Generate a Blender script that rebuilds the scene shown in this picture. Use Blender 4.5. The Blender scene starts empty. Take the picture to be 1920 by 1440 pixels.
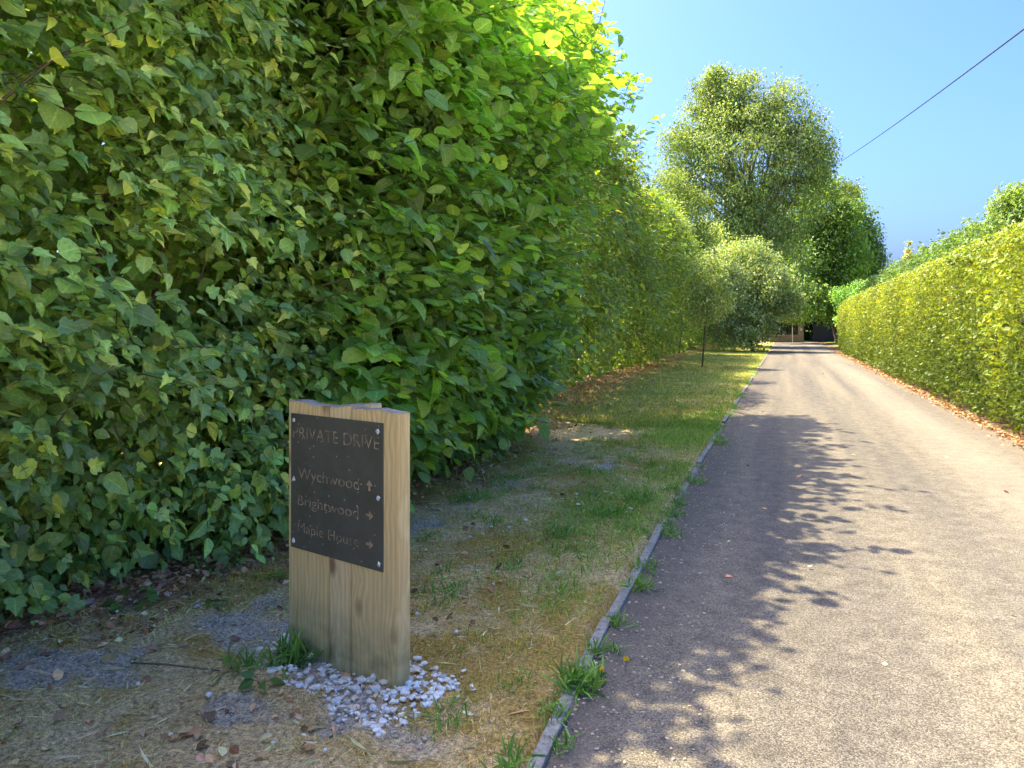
import bpy, math, random
import numpy as np
from mathutils import Vector, Matrix

random.seed(7)
R = np.random.default_rng(11)
SC = bpy.context.scene
COL = SC.collection

# ------------------------------------------------------------------ camera, sky, sun, exposure
YAW = math.radians(20.09)          # the drive runs along +Y; the camera looks 20 degrees left of it
EYE = 1.5
cam = bpy.data.objects.new('camera', bpy.data.cameras.new('camera'))
COL.objects.link(cam)
cam.location = (0, 0, EYE)
cam.rotation_euler = (math.pi/2, 0, YAW)
cam.data.sensor_width = 36
cam.data.lens = 36*1400/1920
cam.data.shift_y = -108/1920
cam.data.clip_start = 0.05
cam.data.clip_end = 3000
SC.camera = cam

SUN_EL = math.radians(62)
SUN_AZ = (-0.965, 0.262)           # towards the sun, on the ground
world = bpy.data.worlds.new('World'); SC.world = world
world.use_nodes = True
nt = world.node_tree
sky = nt.nodes.new('ShaderNodeTexSky')
sky.sky_type = 'NISHITA'; sky.sun_disc = False
sky.sun_elevation = SUN_EL
sky.sun_rotation = math.atan2(SUN_AZ[0], SUN_AZ[1])
sky.air_density = 1.0; sky.dust_density = 4.6; sky.ozone_density = 4.0
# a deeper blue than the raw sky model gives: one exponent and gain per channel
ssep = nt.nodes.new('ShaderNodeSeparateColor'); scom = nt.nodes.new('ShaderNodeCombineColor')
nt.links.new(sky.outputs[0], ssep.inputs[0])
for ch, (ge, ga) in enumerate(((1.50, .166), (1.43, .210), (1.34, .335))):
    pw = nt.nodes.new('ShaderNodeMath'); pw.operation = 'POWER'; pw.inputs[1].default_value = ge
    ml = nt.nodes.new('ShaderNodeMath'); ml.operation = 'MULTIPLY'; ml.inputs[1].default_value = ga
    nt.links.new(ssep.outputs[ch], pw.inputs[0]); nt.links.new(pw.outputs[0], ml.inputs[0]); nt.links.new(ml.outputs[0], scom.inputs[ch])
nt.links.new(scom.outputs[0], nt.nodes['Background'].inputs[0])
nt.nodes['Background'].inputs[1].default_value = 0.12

sl = bpy.data.lights.new('sun', 'SUN'); sl.energy = 2.0; sl.angle = math.radians(0.53)
sl.color = (1.0, 0.87, 0.62)
so = bpy.data.objects.new('sun', sl); COL.objects.link(so)
sdir = Vector((SUN_AZ[0]*math.cos(SUN_EL), SUN_AZ[1]*math.cos(SUN_EL), math.sin(SUN_EL)))
so.rotation_euler = sdir.to_track_quat('Z', 'Y').to_euler()
so.location = sdir*60
SC.view_settings.view_transform = 'Standard'
SC.view_settings.look = 'None'
SC.view_settings.exposure = 2.95
SC.view_settings.gamma = 1.0
SC.cycles.max_bounces = 10
SC.cycles.diffuse_bounces = 5
SC.cycles.transmission_bounces = 6
SC.cycles.use_denoising = True

def W(px, py, z):
    """the point seen at (px, py) of the photograph, z metres in front of the lens"""
    xc = (px-960)/1400*z
    return Vector((xc*math.cos(YAW)-z*math.sin(YAW), xc*math.sin(YAW)+z*math.cos(YAW), EYE+(612-py)/1400*z))

# ------------------------------------------------------------------ tagging helpers
def tag(o, label=None, cat=None, group=None, kind=None):
    if label: o['label'] = label
    if cat: o['category'] = cat
    if group: o['group'] = group
    if kind: o['kind'] = kind
    return o

def empty(name, loc, label, cat, group=None, rz=0):
    o = bpy.data.objects.new(name, None); COL.objects.link(o)
    o.location = loc; o.rotation_euler = (0, 0, rz); o.empty_display_size = .2
    return tag(o, label, cat, group)

def link(name, me, mat, parent=None):
    o = bpy.data.objects.new(name, me); COL.objects.link(o)
    if mat is not None and not me.materials: me.materials.append(mat)
    if parent is not None:
        o.parent = parent
    return o

# ------------------------------------------------------------------ noise in numpy
_tab = R.random((32, 32, 32))
def vnoise(p, scale=1.0, seed=0):
    q = np.asarray(p, float)*scale + seed*17.31
    i = np.floor(q).astype(int); f = q-i; f = f*f*(3-2*f)
    out = 0
    for dx in (0, 1):
        for dy in (0, 1):
            for dz in (0, 1):
                w = (f[:, 0] if dx else 1-f[:, 0])*(f[:, 1] if dy else 1-f[:, 1])*(f[:, 2] if dz else 1-f[:, 2])
                out = out + w*_tab[(i[:, 0]+dx) % 32, (i[:, 1]+dy) % 32, (i[:, 2]+dz) % 32]
    return out
def fnoise(p, scale=1.0, seed=0, o=3):
    s, a, t = 0, 1.0, 0
    for k in range(o):
        s = s+a*vnoise(p, scale*2**k, seed+k*3); t += a; a *= .5
    return s/t
def norm(v): return v/np.maximum(np.linalg.norm(v, axis=1, keepdims=True), 1e-9)
def rvec(n): return R.normal(size=(n, 3))

# ------------------------------------------------------------------ leaf templates: verts (x across, y along, z up), faces as index lists
def rowleaf(rows, fold=.25, curl=.25, twist=0.0):
    """rows: (v, half width); a point at both ends"""
    V, F, U = [(0, 0, 0)], [], [(.5, 0)]
    for v, w in rows:
        c = -curl*v*v
        V += [(-w, v, c+fold*w+twist*w), (0, v, c), (w, v, c+fold*w-twist*w)]
        U += [(0, v), (.5, v), (1, v)]
    V.append((0, 1, -curl)); U.append((.5, 1))
    F += [(0, 2, 1), (0, 3, 2)]
    for k in range(len(rows)-1):
        a = 1+3*k; b = a+3
        F += [(a, a+1, b+1, b), (a+1, a+2, b+2, b+1)]
    a = 1+3*(len(rows)-1); t = len(V)-1
    F += [(a, a+1, t), (a+1, a+2, t)]
    return np.array(V, float), F, np.array(U, float)

def fanleaf(outline, fold=.2, curl=.3):
    """a lobed leaf: fan of triangles about a point on the midrib"""
    V = [(0, .3, -curl*.09)]; U = [(.5, .3)]
    for x, y in outline:
        V.append((x, y, fold*abs(x)-curl*y*y)); U.append((.5+x, y))
    n = len(outline)
    F = [(0, 1+k, 1+(k+1) % n) for k in range(n)]
    return np.array(V, float), F, np.array(U, float)

OV = [rowleaf([(.18, .2), (.42, .32), (.7, .24), (.88, .1)], .25, .2),
      rowleaf([(.18, .22), (.42, .30), (.7, .22), (.88, .09)], .45, .4, .15),
      rowleaf([(.2, .2), (.45, .33), (.72, .22), (.9, .08)], .1, -.1, -.2)]
ROUND = [rowleaf([(.06, .24), (.2, .43), (.34, .44), (.46, .5), (.6, .43), (.7, .42), (.84, .24), (.9, .2)], .18, .25),
         rowleaf([(.05, .22), (.2, .41), (.34, .42), (.48, .47), (.62, .40), (.72, .38), (.85, .2), (.9, .16)], .32, .5, .15),
         rowleaf([(.06, .25), (.2, .44), (.34, .45), (.46, .5), (.6, .42), (.72, .4), (.84, .22), (.9, .18)], .1, .0, -.2)]
_iv = [(0, .02), (.22, -.08), (.42, .05), (.48, .22), (.34, .34), (.44, .58), (.22, .62), (.12, .80), (0, 1.0)]
_ivo = _iv + [(-x, y) for x, y in _iv[-2:0:-1]]
IVY = [fanleaf(_ivo, .2, .25), fanleaf(_ivo, .4, .5), fanleaf([(x*.85, y) for x, y in _ivo], .1, .05)]
LAU = [rowleaf([(.12, .1), (.35, .19), (.6, .2), (.82, .12)], .35, .15),
       rowleaf([(.12, .1), (.35, .18), (.6, .19), (.82, .11)], .5, .4, .1),
       rowleaf([(.12, .1), (.35, .19), (.6, .2), (.82, .12)], .2, -.1, -.15)]
SMALL = [rowleaf([(.35, .28), (.72, .2)], .3, .25), rowleaf([(.35, .24), (.72, .18)], .5, .5, .2)]
THIN = [rowleaf([(.4, .16), (.75, .1)], .3, .5), rowleaf([(.4, .14), (.75, .1)], .3, .2, .3)]

def leaf_mesh(name, P, D, N, size, cols, templates, smooth=False):
    n = len(P)
    D = norm(D); S = norm(np.cross(D, N)); N = np.cross(S, D)
    which = R.integers(0, len(templates), n)
    Vs, LT, LV, UVs, CS = [], [], [], [], []
    base = 0
    for k, (tv, tf, tu) in enumerate(templates):
        m = which == k
        c = int(m.sum())
        if not c: continue
        s = size[m][:, None, None]
        wob = (R.random((c, 1, 1))*.5+.75)
        v = P[m][:, None, :] + s*(tv[None, :, 0:1]*wob*S[m][:, None, :] + tv[None, :, 1:2]*D[m][:, None, :] + tv[None, :, 2:3]*N[m][:, None, :]*(R.random((c, 1, 1))*1.4+.3))
        nv = len(tv)
        Vs.append(v.reshape(-1, 3))
        CS.append(np.repeat(cols[m], nv, axis=0))
        fl = np.concatenate([np.array(f) for f in tf])
        ft = np.array([len(f) for f in tf])
        off = base + np.arange(c)*nv
        LV.append((off[:, None]+fl[None, :]).ravel())
        LT.append(np.tile(ft, c))
        UVs.append(np.tile(tu[fl], (c, 1)))
        base += c*nv
    V = np.concatenate(Vs).astype(np.float32); LV = np.concatenate(LV).astype(np.int32); LT = np.concatenate(LT).astype(np.int32)
    UVs = np.concatenate(UVs).astype(np.float32); CS = np.concatenate(CS)
    me = bpy.data.meshes.new(name)
    me.vertices.add(len(V)); me.vertices.foreach_set('co', V.ravel())
    me.loops.add(len(LV)); me.loops.foreach_set('vertex_index', LV)
    me.polygons.add(len(LT))
    st = np.concatenate([[0], np.cumsum(LT)[:-1]]).astype(np.int32)
    me.polygons.foreach_set('loop_start', st)
    me.polygons.foreach_set('loop_total', LT)
    if smooth: me.polygons.foreach_set('use_smooth', np.ones(len(LT), bool))
    else: me.polygons.foreach_set('use_smooth', np.zeros(len(LT), bool))
    uv = me.uv_layers.new(name='UVMap'); uv.data.foreach_set('uv', UVs.ravel())
    ca = me.color_attributes.new('Col', 'FLOAT_COLOR', 'POINT')
    ca.data.foreach_set('color', np.concatenate([CS, np.ones((len(CS), 1))], 1).astype(np.float32).ravel())
    me.update(calc_edges=True)
    return me

def palette(n, pal, w=None, jit=.16, P=None, seed=0, ns=1.2, amp=.25, gain=2.9):
    pal = np.array(pal, float)
    w = np.ones(len(pal)) if w is None else np.array(w, float)
    idx = R.choice(len(pal), n, p=w/w.sum())
    c = pal[idx]*(1+R.normal(size=(n, 1))*jit)*(1+R.normal(size=(n, 3))*jit*.35)
    if P is not None:
        c = c*(1+amp*2*(fnoise(P, ns, seed)-.5))[:, None]
    return np.clip(c*gain, .004, .9)

# shoots: leaves set alternately along twigs
def shoots(O, D, L, k, out, size, droop=.25, spread=.9, face=.55, up=.8, tilt=.35, jit=.35, sizej=.36):
    n = len(O)
    D = norm(D)
    up3 = np.array([0, 0, 1.0])
    side = norm(np.cross(D, up3+rvec(n)*.35))
    P, LD, LN, SZ = [], [], [], []
    for j in range(k):
        t = (j+.6)/k
        p = O+D*(L*t)[:, None]; p[:, 2] -= droop*L*t*t
        sg = 1 if j % 2 else -1
        if j == k-1: d = D*1.0
        else: d = D*.55+side*sg*spread
        d = d+out*.2+rvec(n)*jit*.75; d[:, 2] -= tilt
        nn = out*face+up3*up+rvec(n)*.28
        P.append(p); LD.append(d); LN.append(nn)
        SZ.append(size*(1-.35*abs(t-.45))*(1+R.normal(size=n)*sizej).clip(.35, 1.9))
    return np.concatenate(P), np.concatenate(LD), np.concatenate(LN), np.concatenate(SZ)*1.0

# ------------------------------------------------------------------ tubes, boxes
class MB:
    def __init__(s): s.v, s.f = [], []
    def tube(s, pts, rad, sides=6):
        pts = [Vector(p) for p in pts]; b = len(s.v)
        for i, p in enumerate(pts):
            t = (pts[min(i+1, len(pts)-1)]-pts[max(i-1, 0)]).normalized()
            a = t.cross(Vector((.31, .95, .1))).normalized(); c = t.cross(a)
            for k in range(sides):
                an = 2*math.pi*k/sides
                s.v.append(p+(a*math.cos(an)+c*math.sin(an))*rad[i])
        for i in range(len(pts)-1):
            for k in range(sides):
                k2 = (k+1) % sides
                s.f.append((b+i*sides+k, b+i*sides+k2, b+(i+1)*sides+k2, b+(i+1)*sides+k))
        s.f.append(tuple(b+k for k in range(sides))[::-1])
        s.f.append(tuple(b+(len(pts)-1)*sides+k for k in range(sides)))
        return s
    def box(s, x0, x1, y0, y1, z0, z1):
        b = len(s.v)
        for z in (z0, z1):
            s.v += [Vector((x0, y0, z)), Vector((x1, y0, z)), Vector((x1, y1, z)), Vector((x0, y1, z))]
        s.f += [(b+3, b+2, b+1, b), (b+4, b+5, b+6, b+7)]
        for k in range(4):
            k2 = (k+1) % 4
            s.f.append((b+k, b+k2, b+4+k2, b+4+k))
        return s
    def mesh(s, name, smooth=False, bevel=0, seg=2):
        me = bpy.data.meshes.new(name)
        me.from_pydata([tuple(v) for v in s.v], [], s.f); me.update()
        if bevel:
            import bmesh
            bm = bmesh.new(); bm.from_mesh(me)
            bmesh.ops.bevel(bm, geom=bm.edges[:], offset=bevel, segments=seg, affect='EDGES', profile=.5)
            bm.to_mesh(me); bm.free()
        if smooth:
            me.polygons.foreach_set('use_smooth', np.ones(len(me.polygons), bool))
        return me

# ------------------------------------------------------------------ materials
def newmat(name):
    m = bpy.data.materials.new(name); m.use_nodes = True
    return m, m.node_tree.nodes, m.node_tree.links, m.node_tree.nodes['Principled BSDF']
def math_n(N, L, op, a, b=None, clamp=False):
    n = N.new('ShaderNodeMath'); n.operation = op; n.use_clamp = clamp
    for i, v in enumerate((a, b)):
        if v is None: continue
        if isinstance(v, (int, float)): n.inputs[i].default_value = v
        else: L.new(v, n.inputs[i])
    return n.outputs[0]
def mixc(N, L, f, a, b, bt='MIX'):
    n = N.new('ShaderNodeMix'); n.data_type = 'RGBA'; n.blend_type = bt
    for sock, v in ((n.inputs[0], f), (n.inputs[6], a), (n.inputs[7], b)):
        if isinstance(v, (int, float)): sock.default_value = v
        elif isinstance(v, tuple): sock.default_value = (*v, 1)
        else: L.new(v, sock)
    return n.outputs[2]
def noise_n(N, L, vec, scale, detail=4, rough=.55, dist=0):
    n = N.new('ShaderNodeTexNoise'); n.inputs['Scale'].default_value = scale; n.inputs['Detail'].default_value = detail
    n.inputs['Roughness'].default_value = rough; n.inputs['Distortion'].default_value = dist
    if vec is not None: L.new(vec, n.inputs['Vector'])
    return n
def ramp_n(N, L, fac, stops):
    n = N.new('ShaderNodeValToRGB'); L.new(fac, n.inputs[0])
    e = n.color_ramp.elements
    while len(e) < len(stops): e.new(.5)
    for q, (p, c) in zip(e, stops):
        q.position = p; q.color = (*c, 1) if isinstance(c, tuple) else (c, c, c, 1)
    return n.outputs[0]

def leaf_mat(name, rough=.42, trans=.35, spec=.3, veins=True, glow=(1.7, 1.55, .45), vein=.28):
    m, N, L, bs = newmat(name)
    at = N.new('ShaderNodeAttribute'); at.attribute_name = 'Col'
    col = at.outputs['Color']
    if veins:
        uv = N.new('ShaderNodeUVMap')
        sp = N.new('ShaderNodeSeparateXYZ'); L.new(uv.outputs[0], sp.inputs[0])
        u = math_n(N, L, 'ABSOLUTE', math_n(N, L, 'SUBTRACT', sp.outputs[0], .5))
        mid = math_n(N, L, 'LESS_THAN', u, .035)
        q = math_n(N, L, 'SUBTRACT', math_n(N, L, 'MULTIPLY', sp.outputs[1], 8.0), math_n(N, L, 'MULTIPLY', u, 6.0))
        sv = math_n(N, L, 'GREATER_THAN', math_n(N, L, 'SINE', math_n(N, L, 'MULTIPLY', q, 6.283)), .9)
        vf = math_n(N, L, 'MULTIPLY', math_n(N, L, 'MAXIMUM', mid, math_n(N, L, 'MULTIPLY', sv, .5)), vein)
        lighter = mixc(N, L, 1.0, col, (2.6, 2.4, 2.2), 'MULTIPLY')
        col = mixc(N, L, vf, col, lighter)
    tc = N.new('ShaderNodeTexCoord')
    nz = noise_n(N, L, tc.outputs['Object'], 60, 2)
    col = mixc(N, L, .22, col, mixc(N, L, 1.0, col, ramp_n(N, L, nz.outputs[0], [(.3, .3), (.7, 1.7)]), 'MULTIPLY'))
    L.new(col, bs.inputs['Base Color'])
    bs.inputs['Roughness'].default_value = rough
    if veins:     # sunken veins and a slightly puckered blade
        bpn = N.new('ShaderNodeBump'); bpn.inputs['Strength'].default_value = .5; bpn.inputs['Distance'].default_value = .006
        nz2 = noise_n(N, L, tc.outputs['Object'], 45, 2)
        L.new(math_n(N, L, 'SUBTRACT', nz2.outputs[0], math_n(N, L, 'MULTIPLY', vf, 1.2)), bpn.inputs['Height'])
        L.new(bpn.outputs[0], bs.inputs['Normal'])
    bs.inputs['Specular IOR Level'].default_value = spec
    tr = N.new('ShaderNodeBsdfTranslucent')
    L.new(mixc(N, L, 1.0, col, glow, 'MULTIPLY'), tr.inputs[0])
    mx = N.new('ShaderNodeMixShader'); mx.inputs[0].default_value = trans
    L.new(bs.outputs[0], mx.inputs[1]); L.new(tr.outputs[0], mx.inputs[2])
    L.new(mx.outputs[0], N['Material Output'].inputs[0])
    return m
M_LEAF = leaf_mat('leaf_soft', .5, .36, .4)
M_HAZEL = leaf_mat('leaf_hazel', .5, .48, .25, glow=(1.55, 1.65, .35))
M_GLOSS = leaf_mat('leaf_glossy', .26, .3, .5)
M_IVY = leaf_mat('leaf_ivy', .3, .26, .45)
M_FAR = leaf_mat('leaf_far', .5, .34, .4, veins=False)
M_HEDGE = leaf_mat('leaf_hedge', .45, .34, .4, vein=.2, glow=(1.5, 1.4, .4))
M_GRASS = leaf_mat('grass_blade', .6, .3, .2, veins=False, glow=(1.4, 1.5, .5))
M_DEAD = leaf_mat('dead_leaf', .7, .12, .2, veins=True, glow=(1.4, 1.0, .5))

def bark_mat(name, a, b, scale=14):
    m, N, L, bs = newmat(name)
    tc = N.new('ShaderNodeTexCoord'); mp = N.new('ShaderNodeMapping'); mp.inputs['Scale'].default_value = (1, 1, .25)
    L.new(tc.outputs['Object'], mp.inputs[0])
    n = noise_n(N, L, mp.outputs[0], scale, 6, .65)
    L.new(ramp_n(N, L, n.outputs[0], [(.3, a), (.7, b)]), bs.inputs['Base Color'])
    bs.inputs['Roughness'].default_value = .85
    bp = N.new('ShaderNodeBump'); bp.inputs['Strength'].default_value = .6; bp.inputs['Distance'].default_value = .02
    L.new(n.outputs[0], bp.inputs['Height']); L.new(bp.outputs[0], bs.inputs['Normal'])
    return m
M_BARK = bark_mat('bark_brown', (.05, .035, .022), (.16, .11, .07))
M_BARKP = bark_mat('bark_pale', (.14, .12, .09), (.36, .33, .27))
M_TWIG = bark_mat('twig', (.09, .06, .03), (.22, .17, .09), 30)

# ------------------------------------------------------------------ ground, drive, kerb
def kx(y): return np.interp(y, [-60, 1, 2.3, 3, 5, 8, 17, 60], [-.60, -.72, -.785, -.83, -.865, -.88, -.89, -.9])   # kerb line
patches = [(-2.42, 3.03, .42, .30), (-2.85, 2.50, .3, .22), (-2.0, 2.75, .3, .16), (-2.6, 3.35, .22, .15), (-1.95, 2.35, .16, .12), (-3.0, 2.2, .25, .15)]
def patch_mask(x, y):
    m = np.zeros_like(x)
    p3 = np.stack([x, y, x*0], 1)
    wob = (fnoise(p3, 5.0, 4, 4)-.5)*3.6
    for cx, cy, rx, ry in patches:
        d = ((x-cx)/rx)**2+((y-cy)/ry)**2
        m = np.maximum(m, np.clip((.95-d+wob)*2.6, 0, 1))
    m = np.maximum(m, np.clip((fnoise(p3, 2.2, 9)-.655)*16, 0, 1)*(y < 9)*(x < -1.1))
    return m
def green_mask(x, y):
    p3 = np.stack([x, y, x*0], 1)
    g = np.clip((fnoise(p3, 1.3, 21)-.47)*5, 0, 1)*np.clip((y-2.6)/2.5, 0, 1)
    near_kerb = np.exp(-((x+1.12)/.26)**2)*np.clip((fnoise(p3, 1.1, 5)-.38)*5, 0, 1)*np.clip((y-3.2)/1.0, 0, 1)
    lush = np.exp(-(((x+1.25)/.55)**2+((y-10.6)/1.7)**2))*1.4 + np.exp(-(((x+1.4)/.4)**2+((y-6.0)/1.2)**2))
    lawn = np.clip((y-11)/5, 0, 1)*(.35+.65*np.clip((fnoise(p3, .8, 31)-.35)*4, 0, 1))
    return np.clip(np.maximum.reduce([g*.55, near_kerb, lush, lawn]), 0, 1)
def hedge_base(y):   # where the left hedge meets the ground
    return np.interp(y, [-3, 3, 7, 11, 16, 40, 80], [-4.3, -3.95, -3.6, -3.9, -4.3, -5.0, -5.2])
def litter_mask(x, y):
    p3 = np.stack([x, y, x*0], 1)
    return np.clip((hedge_base(y)+1.05-x)/.75+(fnoise(p3, 2.5, 14)-.5)*1.6, 0, 1)
def gheight(x, y):
    p3 = np.stack([x, y, x*0], 1)
    z = .028+(fnoise(p3, 1.6, 2)-.5)*.06+(fnoise(p3, 8, 8, 3)-.5)*.05
    z = z+np.clip(-(x+2.6), 0, 3)*.05
    pmk = patch_mask(x, y)
    z = z-pmk*.016+pmk*(fnoise(p3, 34, 6, 2)-.5)*.034
    e = x-kx(y)
    k = np.clip((-.07-e)/.25, 0, 1)
    z = .026*(1-k)+z*k
    return np.where(e > -.045, -.03, z)

def grid_axis(parts):
    out = []
    for a, b, s in parts:
        out += list(np.arange(a, b-1e-6, s))
    out.append(parts[-1][1]); return np.array(out)
gx = grid_axis([(-900, -100, 200), (-100, -12, 8), (-12, -5, .5), (-5, -.6, .028), (-.6, 4, .4), (4, 20, 2), (20, 100, 10), (100, 900, 200)])
gy = grid_axis([(-300, -40, 60), (-40, -4, 3), (-4, 1.5, .25), (1.5, 9, .028), (9, 20, .08), (20, 50, .35), (50, 110, 3), (110, 1200, 150)])
GX, GY = np.meshgrid(gx, gy)
fx, fy = GX.ravel(), GY.ravel()
gz = gheight(fx, fy)
far = (fx < -8) | (fx > 3.4)
gz = np.where(far, 0.0, gz)
nx, ny = len(gx), len(gy)
ii = (np.arange(ny-1)[:, None]*nx+np.arange(nx-1)[None, :]).ravel()
faces = np.stack([ii, ii+1, ii+1+nx, ii+nx], 1)
gme = bpy.data.meshes.new('ground')
gme.vertices.add(len(fx)); gme.vertices.foreach_set('co', np.stack([fx, fy, gz], 1).astype(np.float32).ravel())
gme.loops.add(faces.size); gme.loops.foreach_set('vertex_index', faces.astype(np.int32).ravel())
gme.polygons.add(len(faces)); gme.polygons.foreach_set('loop_start', (np.arange(len(faces))*4).astype(np.int32)); gme.polygons.foreach_set('loop_total', np.full(len(faces), 4, np.int32))
gme.polygons.foreach_set('use_smooth', np.ones(len(faces), bool))
p3 = np.stack([fx, fy, fx*0], 1)
moss = np.array([.42, .27, .07]); straw = np.array([.62, .44, .20]); soil = np.array([.50, .40, .265]); lit = np.array([.36, .19, .10]); green = np.array([.19, .245, .04])
n1 = np.clip((fnoise(p3, 1.8, 1)*.6+fnoise(p3, 9, 61)*.4-.4)*6, 0, 1)[:, None]
c = moss*(1-n1)+straw*n1
gm = green_mask(fx, fy)[:, None]; c = c*(1-.6*gm)+green*.6*gm
lm = (litter_mask(fx, fy)*(fx > -7.5)*(fy < 80))[:, None]*.85; c = c*(1-lm)+lit*lm
pm = patch_mask(fx, fy)[:, None]; c = c*(1-pm)+soil*pm
right = (fx > 2.4)[:, None]; c = np.where(right, np.array([.16, .10, .055]), c)
c = np.where((far & ((fx > 3.4) | (fx < -8)))[:, None] | (fy > 79)[:, None], green*.8, c)
c = np.where((fy < -1.2)[:, None], np.array([.50, .41, .22]), c)  # ground behind the camera made pale to bounce light onto the sign
ca = gme.color_attributes.new('Col', 'FLOAT_COLOR', 'POINT')
ca.data.foreach_set('color', np.concatenate([c, np.ones((len(c), 1))], 1).astype(np.float32).ravel())
gme.update(calc_edges=True)
m, N, L, bs = newmat('verge_soil')
at = N.new('ShaderNodeAttribute'); at.attribute_name = 'Col'
tc = N.new('ShaderNodeTexCoord')
na = noise_n(N, L, tc.outputs['Object'], 55, 5, .7); nb = noise_n(N, L, tc.outputs['Object'], 240, 3, .6)
col = mixc(N, L, 1.0, at.outputs['Color'], ramp_n(N, L, na.outputs[0], [(.32, .35), (.7, 1.7)]), 'MULTIPLY')
col = mixc(N, L, 1.0, col, ramp_n(N, L, nb.outputs[0], [(.3, .45), (.72, 1.65)]), 'MULTIPLY')
L.new(col, bs.inputs['Base Color']); bs.inputs['Roughness'].default_value = .95; bs.inputs['Specular IOR Level'].default_value = .1
bp = N.new('ShaderNodeBump'); bp.inputs['Strength'].default_value = .9; bp.inputs['Distance'].default_value = .02
L.new(na.outputs[0], bp.inputs['Height']); L.new(bp.outputs[0], bs.inputs['Normal'])
tag(link('ground', gme, m), 'mossy dry verge and soil beside the drive', kind='structure')

# the drive
m, N, L, bs = newmat('worn_tarmac')
tc = N.new('ShaderNodeTexCoord'); P = tc.outputs['Object']
sp = N.new('ShaderNodeSeparateXYZ'); L.new(P, sp.inputs[0])
vo = N.new('ShaderNodeTexVoronoi'); vo.inputs['Scale'].default_value = 150; L.new(P, vo.inputs['Vector'])
vs = N.new('ShaderNodeSeparateColor'); L.new(vo.outputs['Color'], vs.inputs[0])
stone = ramp_n(N, L, vs.outputs[0], [(0, (.088, .078, .060)), (.25, (.134, .120, .092)), (.6, (.172, .155, .119)), (1, (.245, .221, .168))])
gap = ramp_n(N, L, vo.outputs['Distance'], [(.35, 1.0), (.75, .55)])
stone = mixc(N, L, 1.0, stone, gap, 'MULTIPLY')
big = noise_n(N, L, P, .9, 5, .6)
mid = noise_n(N, L, P, 7, 5, .65)
stone = mixc(N, L, 1.0, stone, ramp_n(N, L, mid.outputs[0], [(.3, .72), (.7, 1.25)]), 'MULTIPLY')
mp = N.new('ShaderNodeMapping'); mp.inputs['Scale'].default_value = (1.6, .06, 1); L.new(P, mp.inputs[0])
track = noise_n(N, L, mp.outputs[0], 1.2, 3, .5)
stone = mixc(N, L, 1.0, stone, ramp_n(N, L, track.outputs[0], [(.35, (.78, .79, .82)), (.65, (1.25, 1.21, 1.1))]), 'MULTIPLY')
# a pale dusty band along the right-hand wheel line, dirt on both edges
dx = math_n(N, L, 'ABSOLUTE', math_n(N, L, 'SUBTRACT', sp.outputs[0], 2.0))
band = math_n(N, L, 'MULTIPLY', math_n(N, L, 'SUBTRACT', 1.0, math_n(N, L, 'MULTIPLY', dx, 1.8), True), big.outputs[0])
stone = mixc(N, L, math_n(N, L, 'MULTIPLY', band, .75), stone, (.27, .235, .17))
edl = math_n(N, L, 'MULTIPLY', math_n(N, L, 'SUBTRACT', -.52, sp.outputs[0]), 4.0, True)
edr = math_n(N, L, 'MULTIPLY', math_n(N, L, 'SUBTRACT', sp.outputs[0], 2.35), 3.0, True)
ed = math_n(N, L, 'MULTIPLY', math_n(N, L, 'MAXIMUM', edl, edr), ramp_n(N, L, mid.outputs[0], [(.35, 0.0), (.6, 1.0)]))
stone = mixc(N, L, math_n(N, L, 'MULTIPLY', ed, .8), stone, (.15, .117, .08))
L.new(stone, bs.inputs['Base Color']); bs.inputs['Roughness'].default_value = .9; bs.inputs['Specular IOR Level'].default_value = .2
bp = N.new('ShaderNodeBump'); bp.inputs['Strength'].default_value = .55; bp.inputs['Distance'].default_value = .006
L.new(vo.outputs['Distance'], bp.inputs['Height']); bp.invert = True
L.new(bp.outputs[0], bs.inputs['Normal'])
rx = np.array([-.868, -.6, 0, .8, 1.6, 2.3, 2.62, 2.85]); ry = grid_axis([(-60, -4, 8), (-4, 20, .15), (20, 79, 1.0)])
XX, YY = np.meshgrid(rx, ry); XX = XX.copy()
XX[:, 0] = kx(YY[:, 0])+.018
XX[:, -1] += (fnoise(np.stack([YY[:, 0]*0, YY[:, 0], YY[:, 0]*0], 1), 1.5, 3)-.5)*.25
ZZ = np.where(XX > 2.7, -.012, .0)+.004
me = bpy.data.meshes.new('drive')
n = len(rx)
me.from_pydata([tuple(v) for v in np.stack([XX.ravel(), YY.ravel(), ZZ.ravel()], 1)], [], [(j*n+i, j*n+i+1, (j+1)*n+i+1, (j+1)*n+i) for j in range(len(ry)-1) for i in range(n-1)])
bounce_mesh = MB().box(-60, 60, -24, -1.7, -.2, .009).mesh('bounce_ground')  # unseen pale surface added behind the camera to reflect sun onto sign and hedge
M_BOUNCE, N2, L2, b2 = newmat('bounce_pale')
tc2 = N2.new('ShaderNodeTexCoord'); n2_ = noise_n(N2, L2, tc2.outputs['Object'], 60, 5, .7)
L2.new(ramp_n(N2, L2, n2_.outputs[0], [(.3, (.46, .41, .31)), (.7, (.60, .54, .42))]), b2.inputs['Base Color']); b2.inputs['Roughness'].default_value = .9
tag(link('bounce_ground', bounce_mesh, M_BOUNCE), 'unseen pale ground added behind the camera to bounce light onto the sign and hedge', kind='structure')
tag(link('drive', me, m), 'sunlit gritty tarmac private drive running to the gate', kind='structure')
M_TAR = m

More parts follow.
